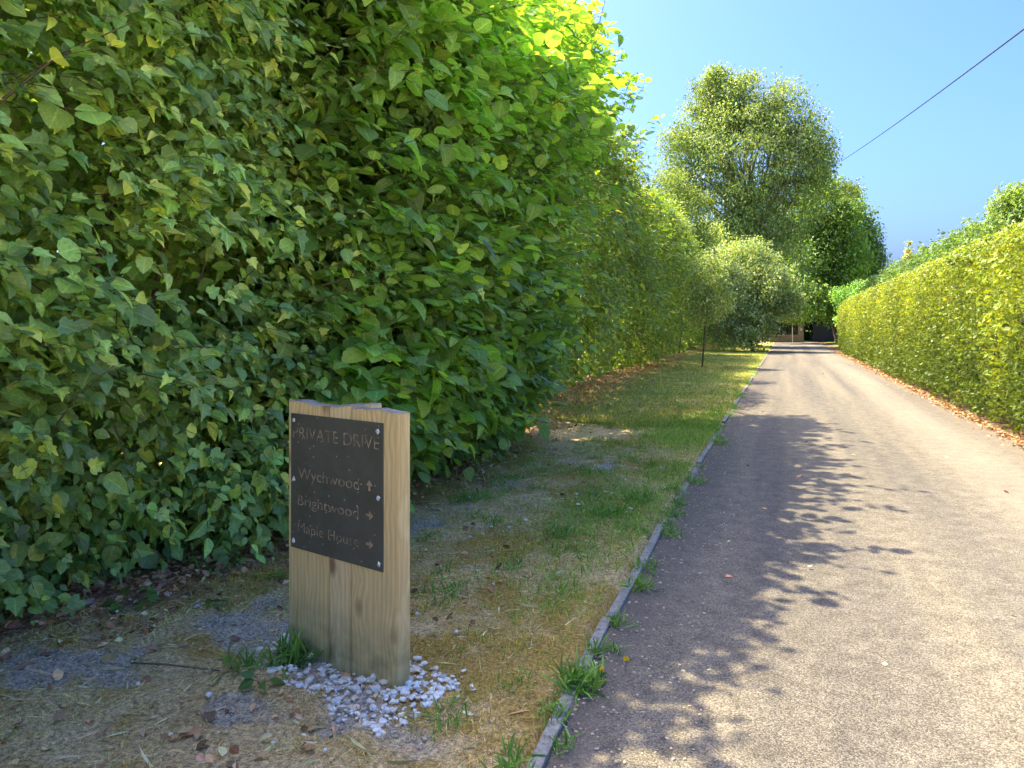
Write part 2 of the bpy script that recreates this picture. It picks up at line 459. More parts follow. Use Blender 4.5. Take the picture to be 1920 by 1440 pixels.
# kerb edging stones
m, N, L, bs = newmat('kerb_concrete')
tc = N.new('ShaderNodeTexCoord')
na = noise_n(N, L, tc.outputs['Object'], 30, 6, .7); nb = noise_n(N, L, tc.outputs['Object'], 4, 4)
col = ramp_n(N, L, na.outputs[0], [(.32, (.10, .095, .07)), (.5, (.28, .26, .20)), (.72, (.44, .405, .32))])
col = mixc(N, L, ramp_n(N, L, nb.outputs[0], [(.5, 0.0), (.7, .6)]), col, (.13, .135, .10))
L.new(col, bs.inputs['Base Color']); bs.inputs['Roughness'].default_value = .9
bp = N.new('ShaderNodeBump'); bp.inputs['Strength'].default_value = .5; bp.inputs['Distance'].default_value = .01
L.new(na.outputs[0], bp.inputs['Height']); L.new(bp.outputs[0], bs.inputs['Normal'])
kb = MB().box(-.026, .026, -.45, .45, -.1, 0).mesh('kerb_stone', bevel=.006)
BURIED = (5, 6, 7, 10, 11, 13, 14, 16, 17, 20, 21, 24, 25, 27, 30)
y = 1.0; k = 0
while y < 46:
    o = link('kerb', kb, m)
    sunk = .024*(k in BURIED)
    o.location = (float(kx(y+.455))+R.normal()*.007, y+.455, .030-sunk+R.normal()*.006)
    o.rotation_euler = (R.normal()*.006, R.normal()*.05, -math.atan2(float(kx(y+.9)-kx(y)), .9)+R.normal()*.012)
    tag(o, 'weathered grey concrete edging stone along the drive', kind='structure')
    y += .915; k += 1

# ------------------------------------------------------------------ foliage masses along the left
def profile_sample(n, prof, ylo, yhi, x0f, hf, wts=None, lump=.35, seed=0, lscale=.9):
    """points on a hedge-like surface: prof = (x, z) polyline; hf scales z along Y"""
    prof = np.array(prof, float)
    seg = np.linalg.norm(np.diff(prof, axis=0), axis=1)
    w = seg*(np.ones(len(seg)) if wts is None else np.array(wts, float)); w /= w.sum()
    s = R.choice(len(seg), n, p=w); t = R.random(n)[:, None]
    xz = prof[s]*(1-t)+prof[s+1]*t
    tg = prof[s+1]-prof[s]; nn = np.stack([tg[:, 1], -tg[:, 0]], 1); nn /= np.linalg.norm(nn, axis=1, keepdims=True)
    y = ylo+R.random(n)*(yhi-ylo)
    P = np.stack([x0f(y)+xz[:, 0], y, xz[:, 1]*hf(y)], 1)
    O = np.stack([nn[:, 0], np.zeros(n), nn[:, 1]], 1)
    d = (fnoise(P, lscale, seed, 3)-.5)*2*lump
    P = P+O*d[:, None]
    P[:, 2] = np.maximum(P[:, 2], .02)
    return P, O

def trim_end(P, O, y0=8.5, k=.62):
    m = P[:, 1] < y0+k*P[:, 2]+R.normal(size=len(P))*.15
    return P[m], O[m]

def cap_ends(P, O, ylo, yhi, rnd):
    """round the plan of a mass at its two ends"""
    for e, s in ((ylo, -1), (yhi, 1)):
        d = (P[:, 1]-e)*(-s)
        k = np.clip(1-d/rnd, 0, 1)
        O[:, 1] += s*k*1.2
        P[:, 0] -= (k**2)*.9*np.sign(O[:, 0]+1e-6)*.8
    return P, norm(O)

def twigs(name, root, O, D, L, rad, mat, droop=.25):
    """thin stems that carry the leaves"""
    n = len(O); D = norm(D)
    a = norm(np.cross(D, rvec(n))); b = np.cross(D, a)
    V = []
    for t in (0, .5, 1.0):
        c0 = O+D*(L*t)[:, None]; c0[:, 2] -= droop*L*t*t
        for an in (0, 2.094, 4.189):
            V.append(c0+(a*math.cos(an)+b*math.sin(an))*(rad*(1-.7*t)*np.maximum(L/.5, .8))[:, None])
    V = np.stack(V, 1)          # n, 9, 3
    fl = []
    for i in (0, 3):
        for k in range(3):
            k2 = (k+1) % 3
            fl += [i+k, i+k2, i+3+k2, i+3+k]
    fl = np.array(fl); off = np.arange(n)*9
    LV = (off[:, None]+fl[None, :]).ravel().astype(np.int32)
    me = bpy.data.meshes.new(name)
    me.vertices.add(n*9); me.vertices.foreach_set('co', V.astype(np.float32).ravel())
    me.loops.add(len(LV)); me.loops.foreach_set('vertex_index', LV)
    nf = n*6
    me.polygons.add(nf); me.polygons.foreach_set('loop_start', (np.arange(nf)*4).astype(np.int32)); me.polygons.foreach_set('loop_total', np.full(nf, 4, np.int32))
    me.update(calc_edges=True)
    return link(name, me, mat, root)

def place(P, loc): return P-np.array(loc)[None, :]

def mass(name, label, cat, loc, P, O, pal, w, tmpl, mat, size, k=6, L=(.25, .55), depth=.3, upd=.35, droop=.25, jit=.45, smooth=False,
         seed=0, group=None, twig=True, tilt=.35, face=.55, up=.8, amp=.3, stems=None, stemr=.03, spread=.9, core=None, nlong=0, longL=(.8, 1.4)):
    root = empty(name, loc, label, cat, group)
    n = len(P)
    D = norm(O*1.0+rvec(n)*jit+np.array([0, 0, upd]))
    Ln = L[0]+R.random(n)*(L[1]-L[0])
    Q = P-O*(R.random(n)**1.3*depth+Ln*.45)[:, None]
    if nlong:
        Ln[-nlong:] = R.uniform(longL[0], longL[1], nlong); Q[-nlong:] = P[-nlong:]-O[-nlong:]*.25
    Q[:, 2] = np.maximum(Q[:, 2], .03)
    LP, LD, LN, SZ = shoots(Q, D, Ln, k, O, size, droop=droop, tilt=tilt, face=face, up=up, spread=spread)
    LP[:, 2] = np.maximum(LP[:, 2], .04)
    cols = palette(len(LP), pal, w, P=LP, seed=seed, amp=amp)
    if core is not None:      # the crowded leaves deep inside
        pr, ylo, yhi, x0f, hfn, nc = core
        y = R.uniform(ylo, yhi, nc); t = R.random(nc)
        z = t*pr[1]*hfn(y)
        C = np.stack([x0f(y)+pr[0]+R.normal(size=nc)*.16+.25*(fnoise(np.stack([y, z, y*0], 1), .8, seed+9)-.5), y, z+.03], 1)
        LP = np.concatenate([LP, C]); d = rvec(nc); d[:, 2] -= .5; LD = np.concatenate([LD, d]); n2 = rvec(nc)*.6; n2[:, 0] += 1
        LN = np.concatenate([LN, n2]); SZ = np.concatenate([SZ, size*R.uniform(1.1, 1.8, nc)]); cols = np.concatenate([cols, palette(nc, pal[:2], None, P=C)])
    link('foliage', leaf_mesh('foliage', place(LP, loc), LD, LN, SZ, cols, tmpl, smooth), mat, root)
    if twig:
        s = (R.random(n) < .55) | (np.arange(n) >= n-nlong)
        twigs('twigs', root, place(Q[s], loc), D[s], Ln[s], .0045, M_TWIG, droop)
    if stems:
        b = MB()
        for p0, p1, r in stems:
            p0, p1 = Vector(p0)-Vector(loc), Vector(p1)-Vector(loc)
            mid = (p0+p1)/2+Vector((random.uniform(-.15, .15), random.uniform(-.15, .15), random.uniform(0, .2)))
            b.tube([p0, (p0+mid)/2, mid, (mid+p1)/2, p1], [r, r*.85, r*.7, r*.5, r*.25], 7)
        link('stems', b.mesh('stems', True), M_BARK, root)
    return root

def rnd_stems(n, ylo, yhi, xb, xt, zt, r=.03):
    out = []
    for _ in range(n):
        y = random.uniform(ylo, yhi); x = xb+random.uniform(-.35, .25)
        out.append(((x, y, 0), (xt+random.uniform(-.6, .9), y+random.uniform(-.8, .8), zt*random.uniform(.5, .95)), r*random.uniform(.5, 1.3)))
    return out

hb = hedge_base
G1, G2, G3, G4, G5 = (.072, .113, .028), (.108, .158, .038), (.054, .09, .030), (.17, .20, .038), (.36, .27, .03)
# 1. ivy-grown hedge nearest the camera
prof = [(.0, .0), (.45, .45), (.75, 1.1), (.85, 2.2), (1.05, 3.6), (1.1, 4.6), (.7, 5.4), (-.2, 5.9), (-1.2, 5.6), (-1.7, 4), (-1.8, 0)]
hf = lambda y: np.interp(y, [-2, 1, 3, 5, 8], [.9, .92, .95, 1.0, 1.08])
P, O = profile_sample(13500, prof, -1.5, 6.6, hb, hf, [1.2, 1.4, 1.4, 1.3, 1.2, 1.2, 1, .7, .5, .35], .55, 1)
sel = R.random(len(P)) < np.clip((fnoise(P, 1.5, 40)-.33)*7, .12, 1)
P, O = P[sel], O[sel]
ns = 260        # loose shoots standing out of the top
y = R.uniform(-.8, 5.5, ns)
P2 = np.stack([hb(y)+R.uniform(-.6, .9, ns), y, (4.5+1.8*R.random(ns)**1.6)*hf(y)], 1)
P = np.concatenate([P, P2]); O = np.concatenate([O, norm(np.stack([R.uniform(.2, .8, ns), R.normal(size=ns)*.4, R.uniform(.4, 1, ns)], 1))])
nl = 60         # arching bare-stemmed shoots on the face
y = R.uniform(.5, 6.0, nl); z = R.uniform(.5, 4.2, nl)
P2 = np.stack([hb(y)+np.interp(z, [0, .5, 1.1, 2.2, 3.6, 4.6], [.1, .45, .75, .85, 1.05, 1.1])+R.uniform(-.05, .2, nl), y, z], 1)
P = np.concatenate([P, P2]); O = np.concatenate([O, norm(np.stack([R.uniform(.3, 1, nl), R.uniform(-.5, 1, nl), R.uniform(.2, 1, nl)], 1))])
st = rnd_stems(16, -1, 6, -4.3, -4.1, 4.6, .024) + [((-3.72, 3.52, .28), (-3.45, 3.55, .75), .055)]
mass('ivy_hedge', 'tall dark leafy hedge grown through with ivy, on the near side of the timber sign', 'hedge', (-4.2, 3, 0), P, O,
     [tuple(1.25*q for q in g) for g in (G1, G2, G3, G4, G5)], [5, 4, 3, 1.6, .06], IVY[:2]+OV+ROUND[:1], M_IVY, .086, k=8, L=(.25, .6), depth=.4, seed=2, stems=st, face=.75, up=.7, tilt=.45, core=((-.2, 5.0), -1.5, 6.8, hb, hf, 34000), nlong=60, longL=(.55, 1.0))
# ivy ground runners belong to the same hedge: short dark ivy on its foot is included by the profile's base

# 2. laurel in the middle
prof2 = [(.25, .15), (.6, .6), (.8, 1.3), (.85, 2.4), (.95, 3.8), (.9, 5), (.5, 6), (-.3, 6.6), (-1.2, 6.2), (-1.7, 4), (-1.8, 0)]
P, O = profile_sample(1900, prof2, 4.3, 9.6, hb, lambda y: .74+0*y, [1.4, 1.4, 1.2, 1.2, .8, .8, .8, .6, .4, .3], .3, 5)
n1 = 90
y = np.concatenate([R.uniform(4.9, 6.5, n1), R.uniform(7.0, 9.0, n1)]); z = np.concatenate([R.uniform(1.5, 2.9, n1), R.uniform(.35, 1.8, n1)])
P2 = np.stack([hb(y)+.5+.3*np.clip(z/1.3, 0, 1)+R.uniform(.1, .5, 2*n1), y, z], 1)
P = np.concatenate([P, P2]); O = np.concatenate([O, norm(np.stack([np.ones(2*n1), R.normal(size=2*n1)*.5-.2, R.normal(size=2*n1)*.3+.15], 1))])
P, O = trim_end(P, O)
mass('laurel_bush', 'laurel bush with long glossy leaves showing among the hazel behind the sign', 'bush', (-4.1, 6.8, 0), P, O,
     [(.065, .115, .02), (.095, .155, .026), (.05, .09, .02)], [3, 2, 2], LAU, M_GLOSS, .165, k=8, L=(.2, .42), depth=.35, core=((-.15, 4.3), 4.3, 9.6, hb, lambda y: 1+0*y, 9000), seed=6, tilt=.25,
     smooth=True, stems=rnd_stems(14, 4.8, 9, -4.4, -3.6, 5), face=.7, up=.6)

# 3. small-leaved dogwood-like bush higher up in the middle
P, O = profile_sample(3000, prof2, 5.4, 10.4, lambda y: hb(y)+.08, lambda y: .76+0*y, [.2, .4, .7, 1.6, 2, 1.4, .8, .6, .3, .2], .3, 8)
P, O = trim_end(P, O, 9.0)
mass('dogwood_bush', 'small-leaved bush with grey green leaves between the laurel and the hazel', 'bush', (-4.2, 8, 0), P, O,
     [(.06, .10, .035), (.09, .13, .045), (.12, .15, .05)], [3, 2, 1], OV, M_LEAF, .068, k=8, L=(.25, .55), depth=.3, seed=9,
     stems=rnd_stems(10, 5.8, 10, -4.4, -3.5, 5.4), face=.7)

# 4. hazel: broad round leaves, arching out over the verge and over the top
prof4 = [(.35, .3), (.75, .8), (.95, 1.5), (1.0, 2.6), (1.15, 4.0), (1.25, 5.1), (.95, 6.1), (.2, 6.9), (-.8, 7.0), (-1.5, 5)]
P, O = profile_sample(2300, prof4, 4.4, 10.6, hb, lambda y: np.interp(y, [4, 7, 9, 11], [.70, .74, .80, .82]), [1.5, 1.5, 1.3, .6, .8, 1.1, 1.0, .7, .5], .28, 12)
sel = R.random(len(P)) < np.clip((fnoise(P, .9, 50)-.36)*6, .12, 1)
P, O = P[sel], O[sel]
# long arching sprays on the face
ns = 190
y = R.uniform(4.6, 9.6, ns); z = R.uniform(.5, 4.4, ns)
fr = np.interp(z, [0, .8, 1.5, 2.6, 4, 5.1, 6.4], [.5, .75, .95, 1.0, 1.15, 1.25, .7])
P2 = np.stack([hb(y)+fr+R.uniform(.1, .5, ns), y, z], 1)
O2 = norm(np.stack([np.ones(ns), R.normal(size=ns)*.5+.15, .25+R.normal(size=ns)*.2], 1))
# the thin overhanging canopy: light comes through it from above
nc = 640
y = 4.6+9.6*R.random(nc); t = R.random(nc)**1.35
ctop = np.interp(y, [4, 6, 8, 10.5, 14.5], [4.95, 5.4, 6.1, 6.7, 7.6])+R.random(nc)**3*.5
x = hb(y)+np.interp(y, [4, 9, 14], [-.1, -.1, .1])+t*1.4+R.random(nc)**4*.6
z = ctop*(1-.28*t**1.6)-R.random(nc)**2*1.5
P3 = np.stack([x, y, z], 1)
O3 = norm(np.stack([.5+R.random(nc)*.6, R.normal(size=nc)*.45, .45+R.normal(size=nc)*.3], 1))
P, O = trim_end(np.concatenate([P, P2, P3]), np.concatenate([O, O2, O3]), 8.2, .95)
nl = 90         # single long rods standing out of the canopy
y = R.uniform(4.6, 13.5, nl)
P4 = np.stack([hb(y)+R.uniform(-.1, 1.05, nl), y, np.interp(y, [4, 6, 8, 10.5, 14.5], [4.7, 5.1, 5.6, 6.2, 7.0])*R.uniform(.78, 1.06, nl)], 1)
P = np.concatenate([P, P4]); O = np.concatenate([O, norm(np.stack([R.uniform(.3, 1, nl), R.normal(size=nl)*.4, R.uniform(.5, 1.2, nl)], 1))])
mass('hazel_bush', 'big hazel bush with broad round toothed leaves arching over the verge behind the sign', 'bush', (-4.0, 7.6, 0), P, O,
     [(.092, .145, .038), (.122, .18, .045), (.07, .115, .034), (.18, .225, .045)], [4, 3, 2, 1], ROUND, M_HAZEL, .128, k=8, L=(.4, .85), depth=.25, seed=13,
     smooth=True, stems=rnd_stems(22, 5, 10.3, -4.2, -3.6, 5.6, .024), tilt=.4, up=1.0, face=.35, nlong=90, longL=(.9, 1.5))

# 5. the long untrimmed hedge beyond
prof5 = [(-.45, .42), (.0, .7), (.4, 1.2), (.55, 2.2), (.75, 3.6), (.75, 4.8), (.45, 5.9), (-.2, 6.7), (-1.1, 6.9), (-2.0, 5.5), (-2.2, 1)]
P, O = profile_sample(12500, prof5, 10.4, 40.5, hb, lambda y: 1.0+.06*np.sin(y*.9)+.05*np.sin(y*.37+1), [.5, 1.1, 1.2, 1.2, 1.2, 1.2, 1.3, 1.1, .6, .3], .95, 16, .55)
sel = R.random(len(P)) < np.clip((fnoise(P, .8, 44)-.36)*7, .08, 1)
P, O = P[sel], O[sel]
mass('long_hedge', 'long tall untrimmed hedge with fine leaves running along the verge beyond the hazel', 'hedge', (-5, 24, 0), P, O,
     [(.05, .082, .016), (.072, .112, .02), (.10, .14, .024), (.15, .165, .03)], [4, 4, 2, .6], SMALL+OV[:2]+LAU[:1], M_LEAF, .135, k=8, L=(.4, 1.05), depth=.35, seed=17,
     stems=rnd_stems(50, 11, 40, -5.3, -5.4, 5.0, .03), twig=True, jit=.55, amp=.45, core=((-.45, 6.2), 10.2, 40.5, hb, lambda y: 1+0*y, 24000))

P, O = profile_sample(4200, prof5, 41, 77, lambda y: hb(y)-.2, lambda y: .62+.05*np.sin(y*.8), [.7, 1.1, 1.2, 1.2, 1.2, 1.2, 1.3, 1.1, .6, .3], .5, 19, .7)
mass('verge_hedge', 'dark bushy hedge at the back of the verge behind the two small trees', 'hedge', (-5.3, 58, 0), P, O,
     [(.05, .09, .02), (.07, .115, .025)], [1, 1], SMALL, M_FAR, .15, k=8, L=(.3, .8), depth=.35, seed=18, twig=False, amp=.4, core=((-.45, 3.8), 41, 77, hb, lambda y: 1+0*y, 14000))
# ------------------------------------------------------------------ trees and shrubs built as crowns of leaf clusters
def tree(name, label, cat, base, blobs, ncl, per, size, pal, w, tmpl=SMALL, mat=None, trunk=(.2, 4.0), bark=None, limbs=30, spread=.45, seed=0, group=None,
         droop=.5, shell=.55, jit=1.0, amp=.4, trunk_top=None, keep=0.0):
    root = empty(name, base, label, cat, group)
    B = np.array([[*b[:6]] for b in blobs], float)
    wt = np.array([b[6] if len(b) > 6 else b[3]*b[5] for b in blobs], float); wt = wt/wt.sum()
    which = R.choice(len(B), ncl, p=wt)
    d = norm(rvec(ncl)); r = shell+(1-shell)*R.random(ncl)**.6
    wisp = R.random(ncl) < .07
    r = np.where(wisp, r*R.uniform(1.05, 1.28, ncl), r)
    Cn = B[which, :3]+B[which, 3:6]*d*r[:, None]
    lump = fnoise(Cn, .35 if B[:, 3].max() > 2.5 else .8, seed+60)
    Cn = Cn+B[which, 3:6]*d*((lump-.5)*.8)[:, None]
    Cn = Cn[(fnoise(Cn, .55 if B[:, 3].max() > 2.5 else 1.3, seed+61, 2) > keep)]
    Cn[:, 2] = np.maximum(Cn[:, 2], .25)
    ncl = len(Cn)
    cen = B[:, :3].mean(0)
    outv = norm(Cn-cen)
    P = np.repeat(Cn, per, 0)+np.clip(rvec(ncl*per), -1.5, 1.5)*spread*np.array([1, 1, .7])
    o = np.repeat(outv, per, 0)
    D = o*.4+rvec(len(P))*.7; D[:, 2] -= droop
    Nn = o*.5+np.array([0, 0, .7])+rvec(len(P))*.5
    S = size*(1+R.normal(size=len(P))*.25).clip(.4, 1.8)
    tint = np.repeat(1+R.normal(size=(ncl, 1))*.16, per, 0)
    cols = palette(len(P), pal, w, P=P, seed=seed, ns=.5, amp=amp)*tint
    P[:, 2] = np.maximum(P[:, 2], .08)
    link('crown', leaf_mesh('crown', place(P, base), D, Nn, S, np.clip(cols, .005, .8), tmpl), mat or M_FAR, root)
    tr, th = trunk
    top = Vector(trunk_top if trunk_top else (cen[0], cen[1], base[2]+th))-Vector(base)
    b = MB()
    lean = Vector((top.x*.3+R.normal()*.08, top.y*.3+R.normal()*.08, top.z*.5))
    b.tube([(0, 0, -.05), (0, 0, .15), tuple(lean*.5+Vector((0, 0, 0))), tuple(lean), tuple(top)], [tr*1.35, tr, tr*.9, tr*.8, tr*.55], 10)
    link('trunk', b.mesh('trunk', True), bark or M_BARK, root)
    if limbs:
        b = MB()
        idx = R.choice(ncl, min(limbs, ncl), replace=False)
        for i in idx:
            e = Vector(Cn[i])-Vector(base)
            t = random.uniform(.45, 1.0)
            s = (lean.lerp(top, (t-.45)/.55))
            m1 = s.lerp(e, .4)+Vector((R.normal()*.25, R.normal()*.25, .35+R.normal()*.2))*min(1.0, tr*5)
            m2 = s.lerp(e, .72)+Vector((R.normal()*.25, R.normal()*.25, .3))*min(1.0, tr*5)
            rr = tr*random.uniform(.22, .42)
            b.tube([s, m1, m2, e], [rr, rr*.7, rr*.45, rr*.15], 5)
        link('limbs', b.mesh('limbs', True), bark or M_BARK, root)
    return root

def B_(px, py, rx, ry, z, dz=0, w=None):
    c0 = W(px, py, z+dz); a = rx/1400*z; h = ry/1400*z
    return (c0.x, c0.y, c0.z, a, a*.9, h) if w is None else (c0.x, c0.y, c0.z, a, a*.9, h, w)
def foot(px, z):
    p = W(px, 612, z); return (p.x, p.y, 0.0)

# sunlit tall shrub at the far end of the long hedge
tree('tall_shrub', 'yellow green sunlit shrub at the far end of the long hedge', 'shrub', foot(1268, 44),
     [B_(1270, 430, 62, 90, 44), B_(1290, 520, 50, 100, 44), B_(1250, 380, 40, 60, 44)], 1100, 26, .13,
     [(.065, .092, .02), (.085, .11, .026), (.052, .078, .018)], [3, 2, 2], OV[:1]+SMALL, spread=.3, seed=70, trunk=(.08, 2), limbs=16)
# the big pale tree
Z = 55
tree('big_tree', 'tallest tree, airy grey green crown with pale branches showing, beyond the small verge trees', 'tree', foot(1372, Z),
     [B_(1395, 340, 140, 170, Z, 0, 6), B_(1345, 205, 62, 70, Z, 1, 1.5), B_(1425, 200, 75, 62, Z, 0, 1.7), B_(1498, 275, 58, 80, Z, -1, 1.4),
      B_(1288, 300, 52, 90, Z, 0, 1.2), B_(1538, 310, 30, 48, Z, 0, .35), B_(1390, 480, 115, 85, Z, -1, 2.5), B_(1593, 355, 14, 18, Z, 0, .09), B_(1340, 140, 20, 16, Z, 0, .15), B_(1415, 146, 20, 12, Z, 0, .12)],
     3400, 34, .20, [(.062, .090, .026), (.084, .115, .032), (.048, .072, .022), (.115, .132, .055)], [4, 3, 2, 1], THIN+SMALL, trunk=(.36, 9), bark=M_BARKP,
     limbs=65, spread=.42, seed=80, shell=.25, amp=.35, keep=.35)
# two dark trees at the end
Z = 67
tree('broad_tree', 'dense mid green tree standing over the end of the drive by the stone gate pier', 'tree', foot(1571, 69),
     [B_(1535, 415, 62, 85, Z, 0, 3), B_(1510, 500, 62, 80, Z, 0, 3), B_(1570, 470, 48, 90, Z, -1, 2.5), B_(1490, 560, 50, 38, Z, -3, 1.2), B_(1560, 560, 44, 40, Z, 0, 1.2)],
     1900, 26, .24, [(.05, .085, .018), (.068, .11, .022), (.09, .135, .026)], [4, 3, 1], SMALL, trunk=(.3, 6), limbs=30, spread=.5, seed=90, amp=.4)
Z = 72
tree('dark_tree', 'dark green rounded tree at the right edge of the tree group, above the hedge end', 'tree', foot(1612, 73),
     [B_(1600, 450, 42, 80, Z, 0, 2), B_(1622, 500, 27, 62, Z, 0, 1.3), B_(1585, 540, 42, 55, Z, 0, 1.2)],
     900, 26, .26, [(.042, .074, .018), (.058, .096, .022)], [3, 2], SMALL, trunk=(.28, 6), limbs=20, spread=.5, seed=95, amp=.4)
tree('shade_tree', 'dark evergreen tree added to shade the low wall and railings at the end of the drive', 'tree', foot(1405, 79),  # extra tree, put in to throw shade on the wall and railings
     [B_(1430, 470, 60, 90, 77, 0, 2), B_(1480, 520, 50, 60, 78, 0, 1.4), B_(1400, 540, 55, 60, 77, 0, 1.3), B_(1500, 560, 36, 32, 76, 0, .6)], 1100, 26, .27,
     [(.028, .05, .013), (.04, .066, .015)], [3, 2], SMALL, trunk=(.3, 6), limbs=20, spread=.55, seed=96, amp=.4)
# shrub between hedge end and trees
tree('elder_shrub', 'loose green shrub rising just past the far end of the clipped hedge', 'shrub', foot(1606, 58),
     [B_(1590, 555, 24, 18, 58), B_(1615, 540, 22, 18, 58), B_(1600, 590, 32, 28, 58)], 220, 22, .16,
     [(.06, .12, .025), (.10, .17, .04)], [2, 1], OV[:1]+SMALL, trunk=(.06, 1.6), limbs=10, spread=.25, seed=98)
# verge saplings
Z = 26.9
tree('sapling', 'slender young tree with a bare thin stem on the grass verge', 'tree', foot(1317, Z),
     [B_(1322, 520, 34, 48, Z, 0, 1), B_(1310, 570, 26, 36, Z, 0, .8), B_(1345, 560, 26, 36, Z, 0, .5)], 420, 18, .085,
     [(.10, .135, .045), (.135, .16, .062), (.075, .105, .034)], [2, 2, 1], OV[:1]+SMALL, trunk=(.035, 2.6), bark=M_BARK, limbs=26, spread=.13, seed=101,
     trunk_top=tuple(W(1322, 530, Z)), amp=.2)
Z = 44
tree('pale_tree', 'small pale leaved tree, its crown low and sunlit, on the verge before the gate', 'tree', foot(1410, Z),
     [B_(1410, 540, 70, 70, Z, 0, 3), B_(1370, 560, 48, 62, Z, 0, 1.5), B_(1455, 530, 42, 48, Z, 0, 1.2), B_(1408, 480, 42, 35, Z, 0, .8), B_(1395, 620, 62, 34, Z, 0, 2.0), B_(1475, 560, 30, 40, Z, 0, .9), B_(1345, 600, 30, 34, Z, 0, .7), B_(1345, 530, 40, 62, Z, 1, 1.5), B_(1330, 450, 32, 50, Z, 4, .9), B_(1375, 470, 30, 40, Z, 2, .7), B_(1438, 572, 36, 30, Z, 0, .8)], 1700, 26, .135,
     [(.105, .14, .055), (.145, .17, .08), (.075, .108, .038)], [3, 2, 2], OV[:1]+SMALL, trunk=(.1, 3), bark=M_BARK, limbs=34, spread=.26, seed=104, amp=.3, keep=.40, shell=.3)

# ------------------------------------------------------------------ right-hand clipped hedge
def clipped(name, label, loc, x0, x1, ylo, yhi, h, n, size, pal, w, tmpl, mat, seed, rnd=.35, tonal=None, ends=True, k=4, L=(.08, .17), hfun=None, lump=.09):
    root = empty(name, loc, label, 'hedge')
    prof = [(x0+.12, .12), (x0-.02, .5), (x0-.06, 1.2), (x0, h-rnd), (x0+rnd*.4, h-.08), (x0+rnd*1.3, h), (x1-rnd, h), (x1, h-rnd), (x1, .2)]
    P, O = profile_sample(n, prof, ylo, yhi, lambda y: 0*y, hfun or (lambda y: 1+0*y), [1, 1.1, 1.1, 1.2, 1.2, .9, .7, .5], lump, seed, .9)
    if ends:
        for e, s in ((ylo, -1), (yhi, 1)):
            m = int(n*(x1-x0)*h/((yhi-ylo)*(h*1.6+x1-x0)))
            q = np.stack([R.uniform(x0, x1, m), np.full(m, e)+(R.random(m)-.5)*.15, R.uniform(.1, h-.1, m)], 1)
            P = np.concatenate([P, q]); O = np.concatenate([O, np.tile([0, s, 0.0], (m, 1))])
        # rounded plan corners and a rounded top at the ends
        for e, s in ((ylo, -1), (yhi, 1)):
            d = np.clip(1-np.abs(P[:, 1]-e)/1.0, 0, 1)
            xc = (x0+x1)/2
            P[:, 0] = xc+(P[:, 0]-xc)*(1-.5*d**2.2)
            P[:, 2] *= 1-.10*d**2
            O[:, 1] += s*d*.8
        O = norm(O)
    m = len(P)
    D = norm(O*.45+rvec(m)*.5+np.array([0, 0, .25]))
    Ln = R.uniform(L[0], L[1], m)
    Q = P-O*(R.random(m)**1.4*.22+Ln*.5)[:, None]
    LP, LD, LN, SZ = shoots(Q, D, Ln, k, O, size, droop=.2, tilt=.55, face=1.1, up=.7, jit=.4, sizej=.2)
    LP[:, 2] = np.maximum(LP[:, 2], .05)
    cols = palette(len(LP), pal, w, P=LP, seed=seed, amp=.12)
    if tonal: cols = tonal(LP, cols)
    link('foliage', leaf_mesh('foliage', place(LP, loc), LD, LN, SZ, np.clip(cols, .004, .8), tmpl), mat, root)
    b = MB()
    for _ in range(int((yhi-ylo)*3)):
        y = random.uniform(ylo+.3, yhi-.3); x = (x0+x1)/2+random.uniform(-.15, .15)
        b.tube([(x-loc[0], y-loc[1], 0), (x+random.uniform(-.2, .2)-loc[0], y+random.uniform(-.2, .2)-loc[1], h*.5), (x+random.uniform(-.4, .4)-loc[0], y+random.uniform(-.4, .4)-loc[1], h*.9)], [.025, .018, .006], 5)
    link('stems', b.mesh('stems', True), M_BARK, root)
    return root
def ton(P, c):
    # yellow towards the top, with a few orange leaves; green lower down and in drifts
    f = np.clip((P[:, 2]-.6)/1.7, 0, 1)*.72+(fnoise(P, .7, 33)-.5)*1.7+.06
    f = np.clip(f+R.normal(size=len(P))*.22, 0, 1)[:, None]
    g = np.array([.10, .155, .026])*(1+R.normal(size=(len(P), 1))*.2)
    o = (R.random((len(P), 1)) < .006)*(f > .3)
    c = c*f+g*(1-f)
    return np.where(o, np.array([.50, .27, .06]), c)
clipped('clipped_hedge', 'neatly clipped yellow green hedge along the sunny side of the drive', (3.6, 27, 0), 3.1, 4.3, 7.5, 47.5, 2.86, 54000, .068,
        [(.115, .14, .018), (.092, .122, .02), (.135, .145, .018)], [3, 2, 2], [OV[0], OV[2], rowleaf([(.2, .3), (.5, .42), (.8, .24)], .2, .25)], M_HEDGE, 110, tonal=ton, lump=.05, L=(.05, .13))
clipped('laurel_hedge', 'taller bright green laurel hedge standing behind the clipped yellow hedge', (6.2, 40, 0), 5.7, 7.2, 27, 62, 4.75, 7000, .15,
        [(.05, .084, .018), (.072, .108, .022), (.042, .07, .016)], [3, 2, 2], LAU+OV[:1], M_FAR, 115, k=6, L=(.2, .5), lump=.3, rnd=.6)
s = tree('upright_sprig', 'single pale upright shoot sticking up above the laurel hedge', 'plant', tuple(W(1704, 500, 36)),
     [B_(1704, 462, 4, 15, 36), B_(1700, 478, 6, 6, 36)], 26, 10, .12, [(.2, .2, .07), (.14, .16, .05)], [1, 1], OV[:1]+SMALL, trunk=(.02, .9), limbs=0, spread=.07, seed=117)
Z = 42
